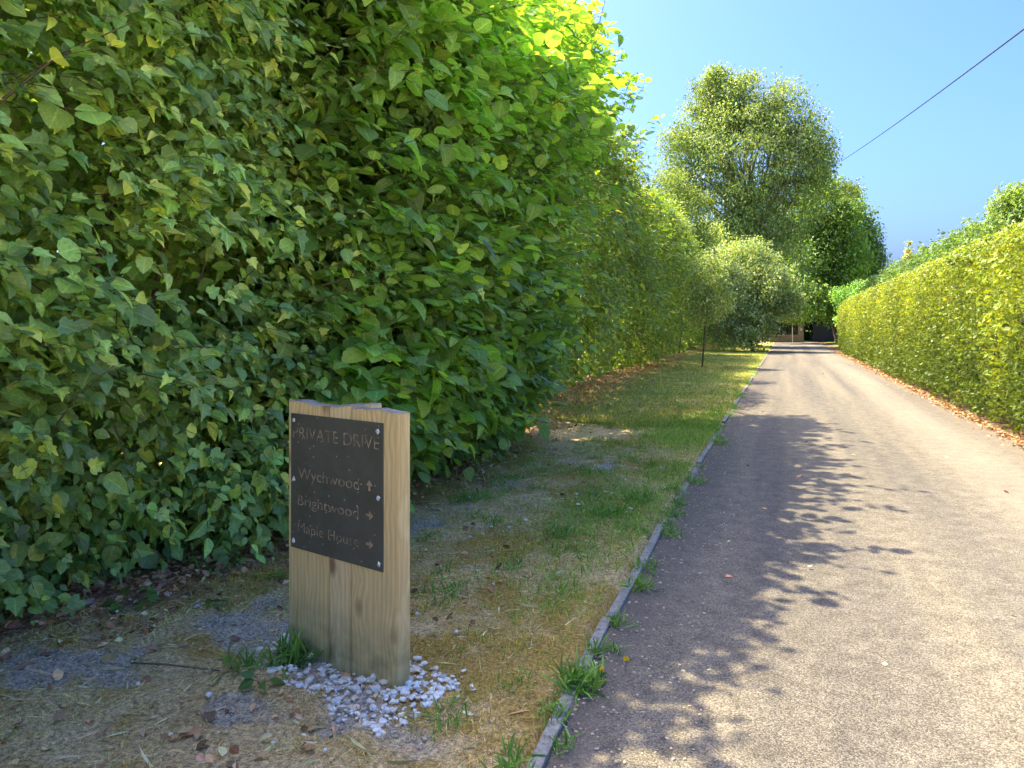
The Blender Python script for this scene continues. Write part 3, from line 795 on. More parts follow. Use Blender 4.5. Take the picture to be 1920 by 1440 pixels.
tree('garden_tree', 'round green tree rising above the hedges beside the brown roof', 'tree', foot(1905, Z),
     [B_(1908, 405, 36, 46, Z, 0, 2), B_(1945, 400, 45, 50, Z, 0, 2), B_(1865, 440, 26, 16, Z, 0, .6), B_(1835, 450, 20, 12, Z, 0, .35)], 800, 24, .17,
     [(.08, .12, .03), (.11, .15, .04)], [2, 1], SMALL, trunk=(.2, 3), limbs=26, spread=.32, seed=120)

# outbuilding just showing over the hedge
m, N, L, bs = newmat('red_brick')
tc = N.new('ShaderNodeTexCoord'); br = N.new('ShaderNodeTexBrick')
mpn = N.new('ShaderNodeMapping'); mpn.inputs['Rotation'].default_value = (math.radians(90), 0, 0); L.new(tc.outputs['Object'], mpn.inputs[0]); L.new(mpn.outputs[0], br.inputs['Vector'])
br.inputs['Scale'].default_value = 4.4; br.inputs['Color1'].default_value = (.26, .10, .06, 1); br.inputs['Color2'].default_value = (.20, .085, .05, 1); br.inputs['Mortar'].default_value = (.3, .27, .23, 1)
L.new(br.outputs[0], bs.inputs['Base Color']); bs.inputs['Roughness'].default_value = .9
M_BRICK = m
def plain(name, col, rough=.7, metal=0, nscale=20, var=.3, coords='Object'):
    m, N, L, bs = newmat(name)
    tc = N.new('ShaderNodeTexCoord'); n = noise_n(N, L, tc.outputs[coords], nscale, 5, .6)
    L.new(mixc(N, L, 1.0, col, ramp_n(N, L, n.outputs[0], [(.3, 1-var), (.7, 1+var)]), 'MULTIPLY'), bs.inputs['Base Color'])
    bs.inputs['Roughness'].default_value = rough; bs.inputs['Metallic'].default_value = metal
    return m
root = empty('garden_shed', (9.5, 25.5, 0), 'brick outbuilding, only its brown roof edge showing above the clipped hedge', 'building')
link('wall', MB().box(-2.2, 3.5, -3, 2.75, 0, 4.45).mesh('wall'), M_BRICK, root)
link('roof', MB().box(-2.42, 3.7, -3.2, 2.95, 4.45, 4.68).mesh('roof'), plain('roof_fascia', (.22, .10, .06)), root)
link('coping', MB().box(-2.5, 3.8, -3.3, 3.02, 4.683, 4.78).mesh('coping'), plain('roof_coping', (.45, .42, .36)), root)

# overhead cable
b = MB()
A, Bp = W(1578, 302, 52), W(1920, 37, 15.0)
E = A+(Bp-A)*1.55
pts = []
for t in np.linspace(0, 1, 25):
    p = A.lerp(E, t); p.z -= .35*math.sin(math.pi*t)*0.6; pts.append(p)
loc = Vector(pts[0])
o = link('overhead_cable', b.tube([p-loc for p in pts], [.019]*25, 6).mesh('overhead_cable', True), plain('cable_black', (.03, .035, .045), .5))
o.location = loc
tag(o, 'single dark overhead cable slanting across the blue sky', 'cable')

# ------------------------------------------------------------------ gate group at the end of the drive
M_STONE = plain('pier_stone', (.26, .20, .12), .9, 0, 9, .35)
M_IRON = plain('black_iron', (.018, .018, .02), .5, 0, 12, .2)
M_WHITE = plain('pale_paint', (.6, .57, .52), .6, 0, 8, .15)
gz0 = 70
def G(px, z=gz0): p = W(px, 612, z); return p
gp = G(1502)
root = empty('gate_pier', (gp.x, gp.y, 0), 'square stone gate pier with a white number plaque and a globe on top', 'gate pier')
link('shaft', MB().box(-.22, .22, -.22, .22, 0, 1.62).mesh('shaft', bevel=.01), M_STONE, root)
link('cap', MB().box(-.29, .29, -.29, .29, 1.62, 1.74).mesh('cap', bevel=.02), M_STONE, root)
bpy_me = bpy.data.meshes.new('globe')
import bmesh
bm = bmesh.new(); bmesh.ops.create_uvsphere(bm, u_segments=20, v_segments=12, radius=.17, matrix=Matrix.Translation((0, 0, 2.2)))
bmesh.ops.create_cone(bm, segments=14, radius1=.06, radius2=.05, depth=.33, cap_ends=True, matrix=Matrix.Translation((0, 0, 1.9)))
bm.to_mesh(bpy_me); bm.free()
bpy_me.polygons.foreach_set('use_smooth', np.ones(len(bpy_me.polygons), bool))
link('globe', bpy_me, plain('globe_white', (.75, .75, .75), .35), root)
link('plaque', MB().box(-.075, .075, -.245, -.221, 1.1, 1.36).mesh('plaque', bevel=.004), M_WHITE, root)
# low wall with railings on the left of the pier
g0 = G(1443); g1 = G(1497)
wl = (g1-g0).length; wang = math.atan2(g1.y-g0.y, g1.x-g0.x)
root = empty('low_wall', (g0.x, g0.y, 0), 'low stone wall under the black railings left of the gate pier', 'wall', rz=wang)
link('wall_body', MB().box(0, wl, -.17, .17, 0, .62).mesh('wall_body', bevel=.01), M_STONE, root)
link('coping', MB().box(-.03, wl-.02, -.21, .21, .622, .70).mesh('coping', bevel=.01), M_STONE, root)
root = empty('iron_railings', (g0.x, g0.y, .7), 'black upright iron railings on the low stone wall', 'railings', rz=wang)
b = MB(); b.box(.02, wl-.05, -.02, .02, .12, .16); b.box(.02, wl-.05, -.02, .02, .82, .86)
link('rail', b.mesh('rail'), M_IRON, root)
nb = 24
for i in range(nb):
    x = .06+(wl-.16)*i/(nb-1)
    link('bar', MB().tube([(x, -.035, 0), (x, -.035, .98), (x, -.035, 1.06)], [.014, .014, .002], 6).mesh('bar'), M_IRON, root)
# white hooked post in front
hp = G(1486, gz0-1.2)
root = MB().tube([(0, 0, 0), (0, 0, 1.9), (-.04, 0, 2.02), (-.2, 0, 2.08), (-.42, 0, 2.06)], [.045, .045, .045, .04, .03], 8).mesh('hooked_post', True)
o = link('hooked_post', root, M_WHITE); o.location = (hp.x, hp.y, 0); o.rotation_euler[2] = YAW
tag(o, 'pale post with a hooked top before the railings', 'post')
# pale posts on the left
for px, lab, hh, ww in ((1434, 'pale square post beside the end of the low wall', 1.75, .22), (1424, 'pale square post behind the small verge tree stem', 1.5, .26)):
    q = G(px, 66)
    root = empty('gate_post', (q.x, q.y, 0), lab, 'post', 'pale posts left of the railings')
    link('shaft', MB().box(-ww/2, ww/2, -ww/2, ww/2, 0, hh).mesh('shaft', bevel=.012), M_WHITE, root)
    link('cap', MB().box(-ww/2-.03, ww/2+.03, -ww/2-.03, ww/2+.03, hh, hh+.07).mesh('cap', bevel=.02), M_WHITE, root)
# dark timber gate to the right of the pier
q = G(1546, gz0+2)
root = empty('timber_gate', (q.x, q.y, 0), 'dark boarded gate in the shade right of the gate pier', 'gate', rz=YAW)
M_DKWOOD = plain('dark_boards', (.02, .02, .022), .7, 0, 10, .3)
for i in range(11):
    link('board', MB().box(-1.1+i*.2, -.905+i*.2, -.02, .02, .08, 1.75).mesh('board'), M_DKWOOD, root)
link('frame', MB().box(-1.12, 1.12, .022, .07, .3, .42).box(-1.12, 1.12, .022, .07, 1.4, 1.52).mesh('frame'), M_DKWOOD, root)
# hedge closing the view behind the gate
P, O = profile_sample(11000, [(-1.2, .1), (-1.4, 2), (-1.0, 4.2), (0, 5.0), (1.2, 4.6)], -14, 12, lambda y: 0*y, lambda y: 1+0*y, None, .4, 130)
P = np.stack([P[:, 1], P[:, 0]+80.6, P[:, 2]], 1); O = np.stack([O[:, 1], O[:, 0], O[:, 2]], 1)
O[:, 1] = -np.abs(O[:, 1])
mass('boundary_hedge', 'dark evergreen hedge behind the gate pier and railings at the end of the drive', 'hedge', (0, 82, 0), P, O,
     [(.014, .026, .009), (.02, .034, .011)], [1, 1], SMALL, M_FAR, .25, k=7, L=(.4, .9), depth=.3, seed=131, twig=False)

# ------------------------------------------------------------------ the timber sign
FL = W(541, 612, 3.453); FR = W(743.6, 612, 3.030)
dv = (FR-FL); dv.z = 0; SWID = dv.length; sang = math.atan2(dv.y, dv.x)
def wood_mat(name, tone, seed):
    m, N, L, bs = newmat(name)
    tc = N.new('ShaderNodeTexCoord')
    off = N.new('ShaderNodeVectorMath'); off.operation = 'ADD'; off.inputs[1].default_value = (seed*3.1, seed*1.7, seed*.77); L.new(tc.outputs['Object'], off.inputs[0])
    P = off.outputs[0]
    # knots bend the grain
    mk = N.new('ShaderNodeMapping'); mk.inputs['Scale'].default_value = (6.5, 6.5, 4.2); L.new(P, mk.inputs[0])
    vk = N.new('ShaderNodeTexVoronoi'); vk.inputs['Scale'].default_value = 1.0; vk.inputs['Randomness'].default_value = 1.0; L.new(mk.outputs[0], vk.inputs['Vector'])
    knot = ramp_n(N, L, vk.outputs['Distance'], [(.10, 1.0), (.17, .5), (.26, 0.0)])
    bend = ramp_n(N, L, vk.outputs['Distance'], [(.0, 1.0), (.55, 0.0)])
    mg = N.new('ShaderNodeMapping'); mg.inputs['Scale'].default_value = (24, 24, .7); L.new(P, mg.inputs[0])
    ad = N.new('ShaderNodeVectorMath'); ad.operation = 'ADD'; L.new(mg.outputs[0], ad.inputs[0])
    sc = N.new('ShaderNodeVectorMath'); sc.operation = 'SCALE'; sc.inputs[0].default_value = (.9, .9, .0); L.new(bend, sc.inputs['Scale'])
    L.new(sc.outputs[0], ad.inputs[1])
    g = noise_n(N, L, ad.outputs[0], 1.0, 5, .6, .6)
    wv = N.new('ShaderNodeTexWave'); wv.bands_direction = 'X'; wv.inputs['Scale'].default_value = .5; wv.inputs['Distortion'].default_value = 2.2; wv.inputs['Detail'].default_value = 3
    L.new(ad.outputs[0], wv.inputs['Vector'])
    gr = math_n(N, L, 'ADD', math_n(N, L, 'MULTIPLY', g.outputs[0], .6), math_n(N, L, 'MULTIPLY', wv.outputs[0], .4))
    a, b2, c2 = tone
    col = ramp_n(N, L, gr, [(.22, a), (.5, b2), (.78, c2)])
    mf = N.new('ShaderNodeMapping'); mf.inputs['Scale'].default_value = (220, 220, 6); L.new(P, mf.inputs[0])
    fine = noise_n(N, L, mf.outputs[0], 1, 3, .6)
    col = mixc(N, L, 1.0, col, ramp_n(N, L, fine.outputs[0], [(.3, .8), (.7, 1.15)]), 'MULTIPLY')
    col = mixc(N, L, math_n(N, L, 'MULTIPLY', knot, .8), col, (.22, .10, .04))
    # green algae creeping up from the ground, grey at the cut top
    sp = N.new('ShaderNodeSeparateXYZ'); L.new(tc.outputs['Object'], sp.inputs[0])
    blot = noise_n(N, L, tc.outputs['Object'], 11, 4)
    alg = math_n(N, L, 'MULTIPLY', math_n(N, L, 'SUBTRACT', .30, sp.outputs[2]), 3.6, True)
    alg = math_n(N, L, 'MULTIPLY', alg, ramp_n(N, L, blot.outputs[0], [(.33, .15), (.62, 1.0)]))
    col = mixc(N, L, math_n(N, L, 'MULTIPLY', alg, .75), col, (.16, .165, .055))
    gm = N.new('ShaderNodeNewGeometry'); spn = N.new('ShaderNodeSeparateXYZ'); L.new(gm.outputs['Normal'], spn.inputs[0])
    col = mixc(N, L, math_n(N, L, 'GREATER_THAN', spn.outputs[2], .5), col, mixc(N, L, 1.0, (.30, .25, .19), ramp_n(N, L, blot.outputs[0], [(.35, .6), (.65, 1.3)]), 'MULTIPLY'))
    L.new(col, bs.inputs['Base Color']); bs.inputs['Roughness'].default_value = .75; bs.inputs['Specular IOR Level'].default_value = .25
    bp = N.new('ShaderNodeBump'); bp.inputs['Strength'].default_value = .35; bp.inputs['Distance'].default_value = .004
    L.new(fine.outputs[0], bp.inputs['Height']); L.new(bp.outputs[0], bs.inputs['Normal'])
    return m
sign = empty('drive_sign', (FL.x, FL.y, 0), 'upright timber sign of three thick boards with a dark nameplate, standing in white gravel', 'sign', rz=sang)
TW = [((.68, .48, .19), (.78, .58, .25), (.82, .63, .29)), ((.72, .53, .23), (.81, .62, .30), (.84, .66, .33)), ((.66, .46, .18), (.76, .56, .24), (.81, .62, .28))]
w1, w2 = SWID*.4045, SWID*.6066
def beam(x0, x1, dpt, h, hl, i):
    import bmesh
    bm = bmesh.new()
    nxs, nz = 10, 2
    b = MB().box(x0, x1, 0, dpt, -.25, h)
    me = bpy.data.meshes.new('timber_beam'); me.from_pydata([tuple(v) for v in b.v], [], b.f)
    bm.from_mesh(me)
    bmesh.ops.bevel(bm, geom=bm.edges[:], offset=.004, segments=2, affect='EDGES')
    # a roughly sawn top: lean and dip
    bmesh.ops.subdivide_edges(bm, edges=[e for e in bm.edges if abs((e.verts[0].co-e.verts[1].co).x) > .08 or abs((e.verts[0].co-e.verts[1].co).y) > .06], cuts=5, use_grid_fill=True)
    for v in bm.verts:
        if v.co.z > h-.02:
            t = (v.co.x-x0)/(x1-x0)
            v.co.z += hl*t+.0035*math.sin(t*7+i*2)+.0015*math.sin(v.co.x*90+v.co.y*60+i)
    bm.to_mesh(me); bm.free()
    return link('timber_beam', me, wood_mat('sleeper_wood_%s' % 'abc'[i], TW[i], i+1), sign)
beam(0.0, w1-.0028, .080, 1.158, -.012, 0)
beam(w1+.0028, w2-.0028, .185, 1.146, .010, 1)
beam(w2+.0028, SWID, .080, 1.152, -.004, 2)
# plate
m, N, L, bs = newmat('plate_grey')
tc = N.new('ShaderNodeTexCoord'); na = noise_n(N, L, tc.outputs['Object'], 6, 5); nb = noise_n(N, L, tc.outputs['Object'], 40, 4, .7)
col = ramp_n(N, L, na.outputs[0], [(.3, (.085, .084, .055)), (.7, (.125, .118, .085))])
vo = N.new('ShaderNodeTexVoronoi'); vo.inputs['Scale'].default_value = 38; L.new(tc.outputs['Object'], vo.inputs['Vector'])
spk = ramp_n(N, L, vo.outputs['Distance'], [(.10, 1.0), (.16, 0.0)])
vcs = N.new('ShaderNodeSeparateColor'); L.new(vo.outputs['Color'], vcs.inputs[0])
sp = N.new('ShaderNodeSeparateXYZ'); L.new(tc.outputs['Object'], sp.inputs[0])
low = math_n(N, L, 'SUBTRACT', .95, math_n(N, L, 'MULTIPLY', sp.outputs[2], .72))
on = math_n(N, L, 'LESS_THAN', vcs.outputs[0], low)
col = mixc(N, L, math_n(N, L, 'MULTIPLY', math_n(N, L, 'MULTIPLY', spk, on), .8), col, (.45, .45, .42))
L.new(col, bs.inputs['Base Color']); bs.inputs['Roughness'].default_value = .45
L.new(ramp_n(N, L, nb.outputs[0], [(.3, .35), (.7, .6)]), bs.inputs['Roughness'])
PX0, PX1, PZ0, PZ1 = .026, .632, .488, 1.102
plate = link('plate', MB().box(PX0, PX1, -.006, -.0005, PZ0, PZ1).mesh('plate', bevel=.001), m, sign)
M_LET, N, L, bs = newmat('worn_letters')
tc = N.new('ShaderNodeTexCoord'); na = noise_n(N, L, tc.outputs['Object'], 28, 4, .6)
L.new(ramp_n(N, L, na.outputs[0], [(.33, (.10, .093, .062)), (.47, (.29, .225, .135)), (.63, (.50, .385, .23))]), bs.inputs['Base Color']); bs.inputs['Roughness'].default_value = .7
def text(s, x0, x1, zb, cap):
    cu = bpy.data.curves.new('lettering', 'FONT'); cu.body = s; cu.size = 1; cu.offset = -.012; cu.resolution_u = 4
    t = bpy.data.objects.new('t', cu); COL.objects.link(t)
    dg = bpy.context.evaluated_depsgraph_get()
    me = bpy.data.meshes.new_from_object(t.evaluated_get(dg))
    bpy.data.objects.remove(t); bpy.data.curves.remove(cu)
    n = len(me.vertices); v = np.empty(n*3, np.float32); me.vertices.foreach_get('co', v); v = v.reshape(-1, 3)
    xs = (x1-x0)/(v[:, 0].max()-v[:, 0].min()); zs = cap/.70
    o = np.stack([x0+(v[:, 0]-v[:, 0].min())*xs, np.full(n, -.0066), zb+v[:, 1]*zs], 1)
    srt = np.sort(o[:, 0]); g = np.argmax(np.diff(srt)); cut = (srt[g]+srt[g+1])/2 if ' ' in s else 1e9
    polys = [tuple(p.vertices) for p in me.polygons]
    for side in (0, 1):       # one part per word
        fs = [p for p in polys if (o[p[0], 0] > cut) == bool(side)]
        if not fs: continue
        used = sorted({k for p in fs for k in p}); mp_ = {k: q for q, k in enumerate(used)}
        m2 = bpy.data.meshes.new('lettering')
        m2.from_pydata([tuple(map(float, o[k])) for k in used], [], [tuple(mp_[k] for k in p) for p in fs]); m2.update()
        link('lettering', m2, M_LET, plate)
    bpy.data.meshes.remove(me)
text('PRIVATE DRIVE', .044, .612, .990, .055)
text('Wychwood', .080, .488, .808, .052)
text('Brightwood', .078, .484, .688, .046)
text('Maple House', .078, .486, .566, .046)
M_ARR = plain('arrow_brown', (.38, .26, .15), .7, 0, 40, .4)
def arrow(cx, cz, rot):
    pts = [(-.006, -.022), (.006, -.022), (.006, 0), (.02, 0), (0, .024), (-.02, 0), (-.006, 0)]
    me = bpy.data.meshes.new('arrow'); c, s = math.cos(rot), math.sin(rot)
    me.from_pydata([(cx+x*c-z*s, -.0066, cz+x*s+z*c) for x, z in pts], [], [(0, 1, 2, 6), (2, 3, 4, 5, 6)])
    return link('arrow', me, M_ARR, plate)
arrow(.552, .835, 0); arrow(.552, .711, -math.pi/2); arrow(.552, .590, -math.pi/2)
M_SCREW = plain('screw_white', (.72, .72, .70), .35, .2, 60, .25)
for x, z in ((PX0+.022, PZ1-.03), (PX1-.03, PZ1-.035), (PX0+.02, .80), (PX1-.028, .79), (PX0+.02, PZ0+.03), (PX1-.022, PZ0+.03)):
    bm = bmesh.new(); bmesh.ops.create_cone(bm, segments=10, radius1=.011, radius2=.006, depth=.005, cap_ends=True, matrix=Matrix.Translation((x, -.0085, z)) @ Matrix.Rotation(math.pi/2, 4, 'X'))
    for v in bm.verts: v.co.x = x+(v.co.x-x)*random.uniform(.5, 1.35); v.co.z = z+(v.co.z-z)*random.uniform(.6, 1.5)
    me = bpy.data.meshes.new('screw'); bm.to_mesh(me); bm.free()
    link('screw', me, M_SCREW, plate)

# ------------------------------------------------------------------ white gravel about the foot of the sign
def pebbles(name, pts, rmin, rmax, mat):
    bm = bmesh.new(); bmesh.ops.create_icosphere(bm, subdivisions=1, radius=1); tv = np.array([v.co[:] for v in bm.verts]); tf = np.array([[v.index for v in f.verts] for f in bm.faces]); bm.free()
    n = len(pts); sc = (rmin+(rmax-rmin)*R.random((n, 1, 1))**1.8)*R.uniform(.55, 1.25, (n, 1, 3))*np.array([1, 1, .6])
    v = tv[None]*(1+R.normal(size=(n, len(tv), 1))*.12)*sc
    an = R.uniform(0, 6.28, n); c, s = np.cos(an)[:, None], np.sin(an)[:, None]
    x, y = v[..., 0]*c-v[..., 1]*s, v[..., 0]*s+v[..., 1]*c
    V = np.stack([x, y, v[..., 2]], 2)+pts[:, None, :]
    F = (np.arange(n)[:, None, None]*len(tv)+tf[None]).reshape(-1, 3)
    me = bpy.data.meshes.new(name); me.from_pydata(V.reshape(-1, 3).tolist(), [], F.tolist())
    ca = me.color_attributes.new('Col', 'FLOAT_COLOR', 'POINT')
    base = np.array([[.90, .83, .66], [.80, .74, .60], [.80, .66, .45], [.52, .47, .40], [.92, .87, .73]])[R.choice(5, n, p=[.4, .2, .15, .1, .15])]
    ca.data.foreach_set('color', np.concatenate([np.repeat(base, len(tv), 0), np.ones((n*len(tv), 1))], 1).astype(np.float32).ravel())
    me.update()
    return link(name, me, mat)
m, N, L, bs = newmat('white_stone')
at = N.new('ShaderNodeAttribute'); at.attribute_name = 'Col'; tc = N.new('ShaderNodeTexCoord'); na = noise_n(N, L, tc.outputs['Object'], 90, 3)
L.new(mixc(N, L, 1.0, at.outputs['Color'], ramp_n(N, L, na.outputs[0], [(.3, .75), (.7, 1.1)]), 'MULTIPLY'), bs.inputs['Base Color']); bs.inputs['Roughness'].default_value = .75
# crumbs of dry soil on the bare patches, grit along the edge of the tarmac
x, y = R.uniform(-3.6, -1.2, 90000), R.uniform(1.6, 7.5, 90000)
q = R.random(len(x)) < patch_mask(x, y)**1.5*.5
x, y = x[q], y[q]
ge = R.random(2600)**1.7*.5; gyy = R.uniform(1.8, 16, 2600)
x2 = kx(gyy)+.03+ge
CR = np.concatenate([np.stack([x, y, gheight(x, y)+.001], 1), np.stack([x2, gyy, np.full(len(x2), .006)], 1)])
o = pebbles('soil_crumbs', CR, .0022, .0105, m)
cc = np.empty(len(o.data.vertices)*4, np.float32); o.data.color_attributes['Col'].data.foreach_get('color', cc)
cc = cc.reshape(-1, 4); cc[:, :3] = cc[:, :3]*np.array([.62, .53, .41]); o.data.color_attributes['Col'].data.foreach_set('color', cc.ravel())
tag(o, 'grey soil crumbs on the bare patches and grit along the tarmac edge', 'soil', kind='stuff')
cs, sn = math.cos(sang), math.sin(sang)
def s2w(u, v): return FL.x+u*cs-v*sn, FL.y+u*sn+v*cs
pts = []
while len(pts) < 900:
    u, v = random.uniform(-.15, SWID+.42), random.uniform(-.34, .42)
    front = -.19-.09*max(0, (u-.1)/SWID)
    e = (0 if front+.03 < v < .2 else min(abs(v-front-.03), abs(v-.2)))/.05 + (max(0, -.03-u, u-SWID-.14)/.07)
    if random.random() > math.exp(-e*e*1.3): continue
    if 0 < u < SWID and -.004 < v < .09: continue
    if w1 < u < w2 and 0 < v < .2: continue
    if u < .1 and v < -.1: continue
    x, y = s2w(u, v); pts.append((x, y))
pts = np.array(pts)
zz = gheight(pts[:, 0], pts[:, 1])+R.uniform(-.006, .012, len(pts))
extra = np.stack([R.uniform(-3.2, -1.0, 70), R.uniform(2.1, 6.5, 70)], 1)
pts = np.concatenate([pts, extra]); zz = np.concatenate([zz, gheight(extra[:, 0], extra[:, 1])+.012])
tag(pebbles('gravel', np.concatenate([pts, zz[:, None]], 1),   .0055, .022, m), 'white stone chippings around the foot of the timber sign', 'gravel', kind='stuff')

# ------------------------------------------------------------------ grass, moss, thatch
def in_sign(x, y):
    u = (x-FL.x)*cs+(y-FL.y)*sn; v = -(x-FL.x)*sn+(y-FL.y)*cs
    return (u > -.03) & (u < SWID+.2) & (v > -.2) & (v < .2)
BLADE = [rowleaf([(.3, .055), (.7, .04)], .4, .35), rowleaf([(.3, .06), (.7, .045)], .4, .8), rowleaf([(.3, .05), (.7, .035)], .2, .1)]
allP, allD, allN, allS, allC = [], [], [], [], []
def blades(x, y, ln, up, cols, tuftdir=None):
    n = len(x)
    z = gheight(x, y)-.003
    z = np.where(x-kx(y) > -.045, .006, z)
    d = rvec(n); d[:, 2] = 0; d = norm(d); d = d*(1-up)[:, None]; d[:, 2] = up
    allP.append(np.stack([x, y, z], 1)); allD.append(d); nn = rvec(n); nn[:, 2] += 1.5; allN.append(nn); allS.append(ln); allC.append(cols)
def scatter(n, x0, x1, y0, y1, power=1.0):
    y = y0+(y1-y0)*R.random(n)**power
    return R.uniform(x0, x1, n), y
# straw and moss
x, y = scatter(250000, -4.3, -.93, 1.3, 9.5, 1.5)
keep = (R.random(len(x)) > patch_mask(x, y)*.93) & (R.random(len(x)) > litter_mask(x, y)*.6) & ~in_sign(x, y)
x, y = x[keep], y[keep]; n = len(x)
p3 = np.stack([x, y, x*0], 1)
mossy = R.random(n) < np.clip((fnoise(p3, 1.8, 1)-.36)*-5+1.25, .35, .95)
cols = np.where(mossy[:, None], palette(n, [(.24, .165, .038), (.18, .135, .033), (.28, .175, .045), (.155, .14, .035)], None, .25), palette(n, [(.29, .22, .10), (.23, .17, .07), (.32, .255, .13)], None, .25))
blades(x, y, (.35+1.5*np.clip((fnoise(p3, 5.5, 77)-.25)*1.6, 0, 1))*np.where(mossy, R.uniform(.010, .026, n), R.uniform(.015, .042, n)), np.where(mossy, R.uniform(.2, .9, n), R.uniform(.02, .35, n)), cols)
# green blades
x, y = scatter(150000, -4.0, -.93, 2.0, 13, 1.1)
keep = (R.random(len(x)) < green_mask(x, y)**1.3*.95) & (R.random(len(x)) > patch_mask(x, y)*.9) & ~in_sign(x, y)
x, y = x[keep], y[keep]; n = len(x)
blades(x, y, R.uniform(.025, .065, n), R.uniform(.3, .9, n), palette(n, [(.075, .13, .018), (.105, .16, .024), (.14, .16, .04), (.18, .15, .06)], [3, 3, 1.5, 1], .2))
# long dead straws lying about
x, y = scatter(3200, -3.9, -.95, 1.4, 9, 1.4)
q = ~in_sign(x, y); x, y = x[q], y[q]; n = len(x)
blades(x, y, R.uniform(.05, .13, n), R.uniform(.02, .2, n), palette(n, [(.27, .21, .11), (.22, .16, .08), (.30, .25, .15)], None, .2))
# lawn further along
x, y = scatter(120000, -5.0, -.93, 11, 62, 1.7)
keep = (x > hb(y)-.1) & (R.random(len(x)) > litter_mask(x, y)*.5)
x, y = x[keep], y[keep]; n = len(x)
g = (R.random(n) < green_mask(x, y)*.8)[:, None]
cols = np.where(g, palette(n, [(.062, .105, .016), (.085, .12, .02)], None, .2), palette(n, [(.19, .155, .045), (.15, .14, .035), (.12, .14, .028)], None, .2))
blades(x, y, R.uniform(.04, .09, n), R.uniform(.15, .8, n), cols)
# tufts: in the gap by the kerb, and scattered
tufts = [(-.80, 3.02, 140, .12, .09), (-.83, 2.72, 60, .08, .07), (-.86, 2.35, 60, .09, .08), (-.78, 4.25, 70, .09, .08), (-.8, 4.6, 50, .08, .08), (-.78, 5.4, 60, .09, .1), (-.8, 7.3, 60, .09, .1), (-.78, 9.8, 80, .1, .12), (-2.05, 2.78, 120, .14, .10), (-2.2, 2.62, 60, .1, .09), (-1.3, 5.7, 110, .1, .14), (-1.5, 5.1, 90, .1, .12), (-1.15, 6.3, 120, .11, .14), (-1.6, 4.3, 60, .07, .10), (-1.05, 2.9, 40, .06, .08), (-1.2, 2.55, 60, .07, .1), (-3.2, 3.6, 50, .1, .1), (-2.6, 4.3, 50, .08, .1), (-.82, 3.35, 40, .08, .05), (-.8, 3.7, 45, .08, .06), (-1.8, 3.1, 50, .07, .12), (-2.0, 5.2, 60, .08, .15)]
for _ in range(60):
    yy = random.uniform(3.5, 14); tufts.append((random.uniform(-2.6, -1.0), yy, 45, .07, .09))
for _ in range(14):
    yy = random.uniform(2.2, 16); tufts.append((float(kx(yy))+random.uniform(-.02, .1), yy, random.randint(12, 50), random.uniform(.03, .08), .05))
for kb_ in BURIED:
    yc = 1+.915*(kb_+random.random())
    for _ in range(8):
        yy = yc+random.gauss(0, .3); tufts.append((float(kx(yy))+random.gauss(-.02, .05), yy, random.randint(20, 60), random.uniform(.03, .075), random.uniform(.04, .11)))
for tx, ty, k, ln, r in tufts:
    a = R.uniform(0, 6.28, k); rr = r*R.random(k)**.7
    x, y = tx+rr*np.cos(a), ty+rr*np.sin(a)*1.3
    blades(x, y, R.uniform(.4, 1.15, k)*ln, R.uniform(.3, .85, k), palette(k, [(.05, .10, .015), (.07, .13, .02), (.095, .135, .035)], None, .15))
gm_ = leaf_mesh('grass', np.concatenate(allP), np.concatenate(allD), np.concatenate(allN), np.concatenate(allS), np.concatenate(allC), BLADE)
tag(link('grass', gm_, M_GRASS), 'patchy dry grass and moss on the verge', 'grass', kind='stuff')

# ------------------------------------------------------------------ fallen leaves
def litter(name, x, y, size, lab, zf=None, pal=None):
    n = len(x); z = (np.maximum(gheight(x, y), np.where(x > -.8, .002, -1)) if zf is None else zf(x, y))+R.uniform(.004, .02, n)
    d = rvec(n); d[:, 2] *= .25; nn = rvec(n)*.45; nn[:, 2] += 1
    cols = palette(n, pal or [(.17, .085, .036), (.25, .145, .065), (.10, .052, .028), (.30, .20, .10), (.14, .065, .045)], None, .25)
    return tag(link(name, leaf_mesh(name, np.stack([x, y, z], 1), d, nn, size*(1+R.normal(size=n)*.35).clip(.3, 1.45), cols, OV+ROUND[:1]), M_DEAD), lab, 'fallen leaves', kind='stuff')
x, y = scatter(60000, -4.8, -1.4, 1.2, 30, 1.9)
keep = (R.random(len(x)) < litter_mask(x, y)**1.3*.85+.02) & (x > hb(y)-.9)
x, y = x[keep], y[keep]
xa = R.uniform(-4.4, -1.5, 16000); ya = R.uniform(1.5, 5.2, 16000); q = R.random(len(xa)) < litter_mask(xa, ya)**1.2*.8+.015
xd = R.uniform(-.75, 2.6, 60); yd = 2+26*R.random(60)**1.2
x = np.concatenate([x, xa[q], xd]); y = np.concatenate([y, ya[q], yd])
litter('fallen_leaves', x, y, .038, 'brown fallen leaves under the tall hedges on the shaded verge')
x = 2.95-np.abs(R.normal(size=5000))*.13; y = 6+44*R.random(5000)**1.4
x = np.where(R.random(len(x)) < .25, R.uniform(2.9, 3.5, len(x)), x)
litter('fallen_leaves', x, y, .045, 'orange brown leaf litter along the foot of the clipped hedge', lambda a, b: np.where(a > 2.7, -.006, .006)*1.0,
       [(.14, .085, .036), (.11, .06, .024), (.17, .115, .055), (.08, .045, .022)])

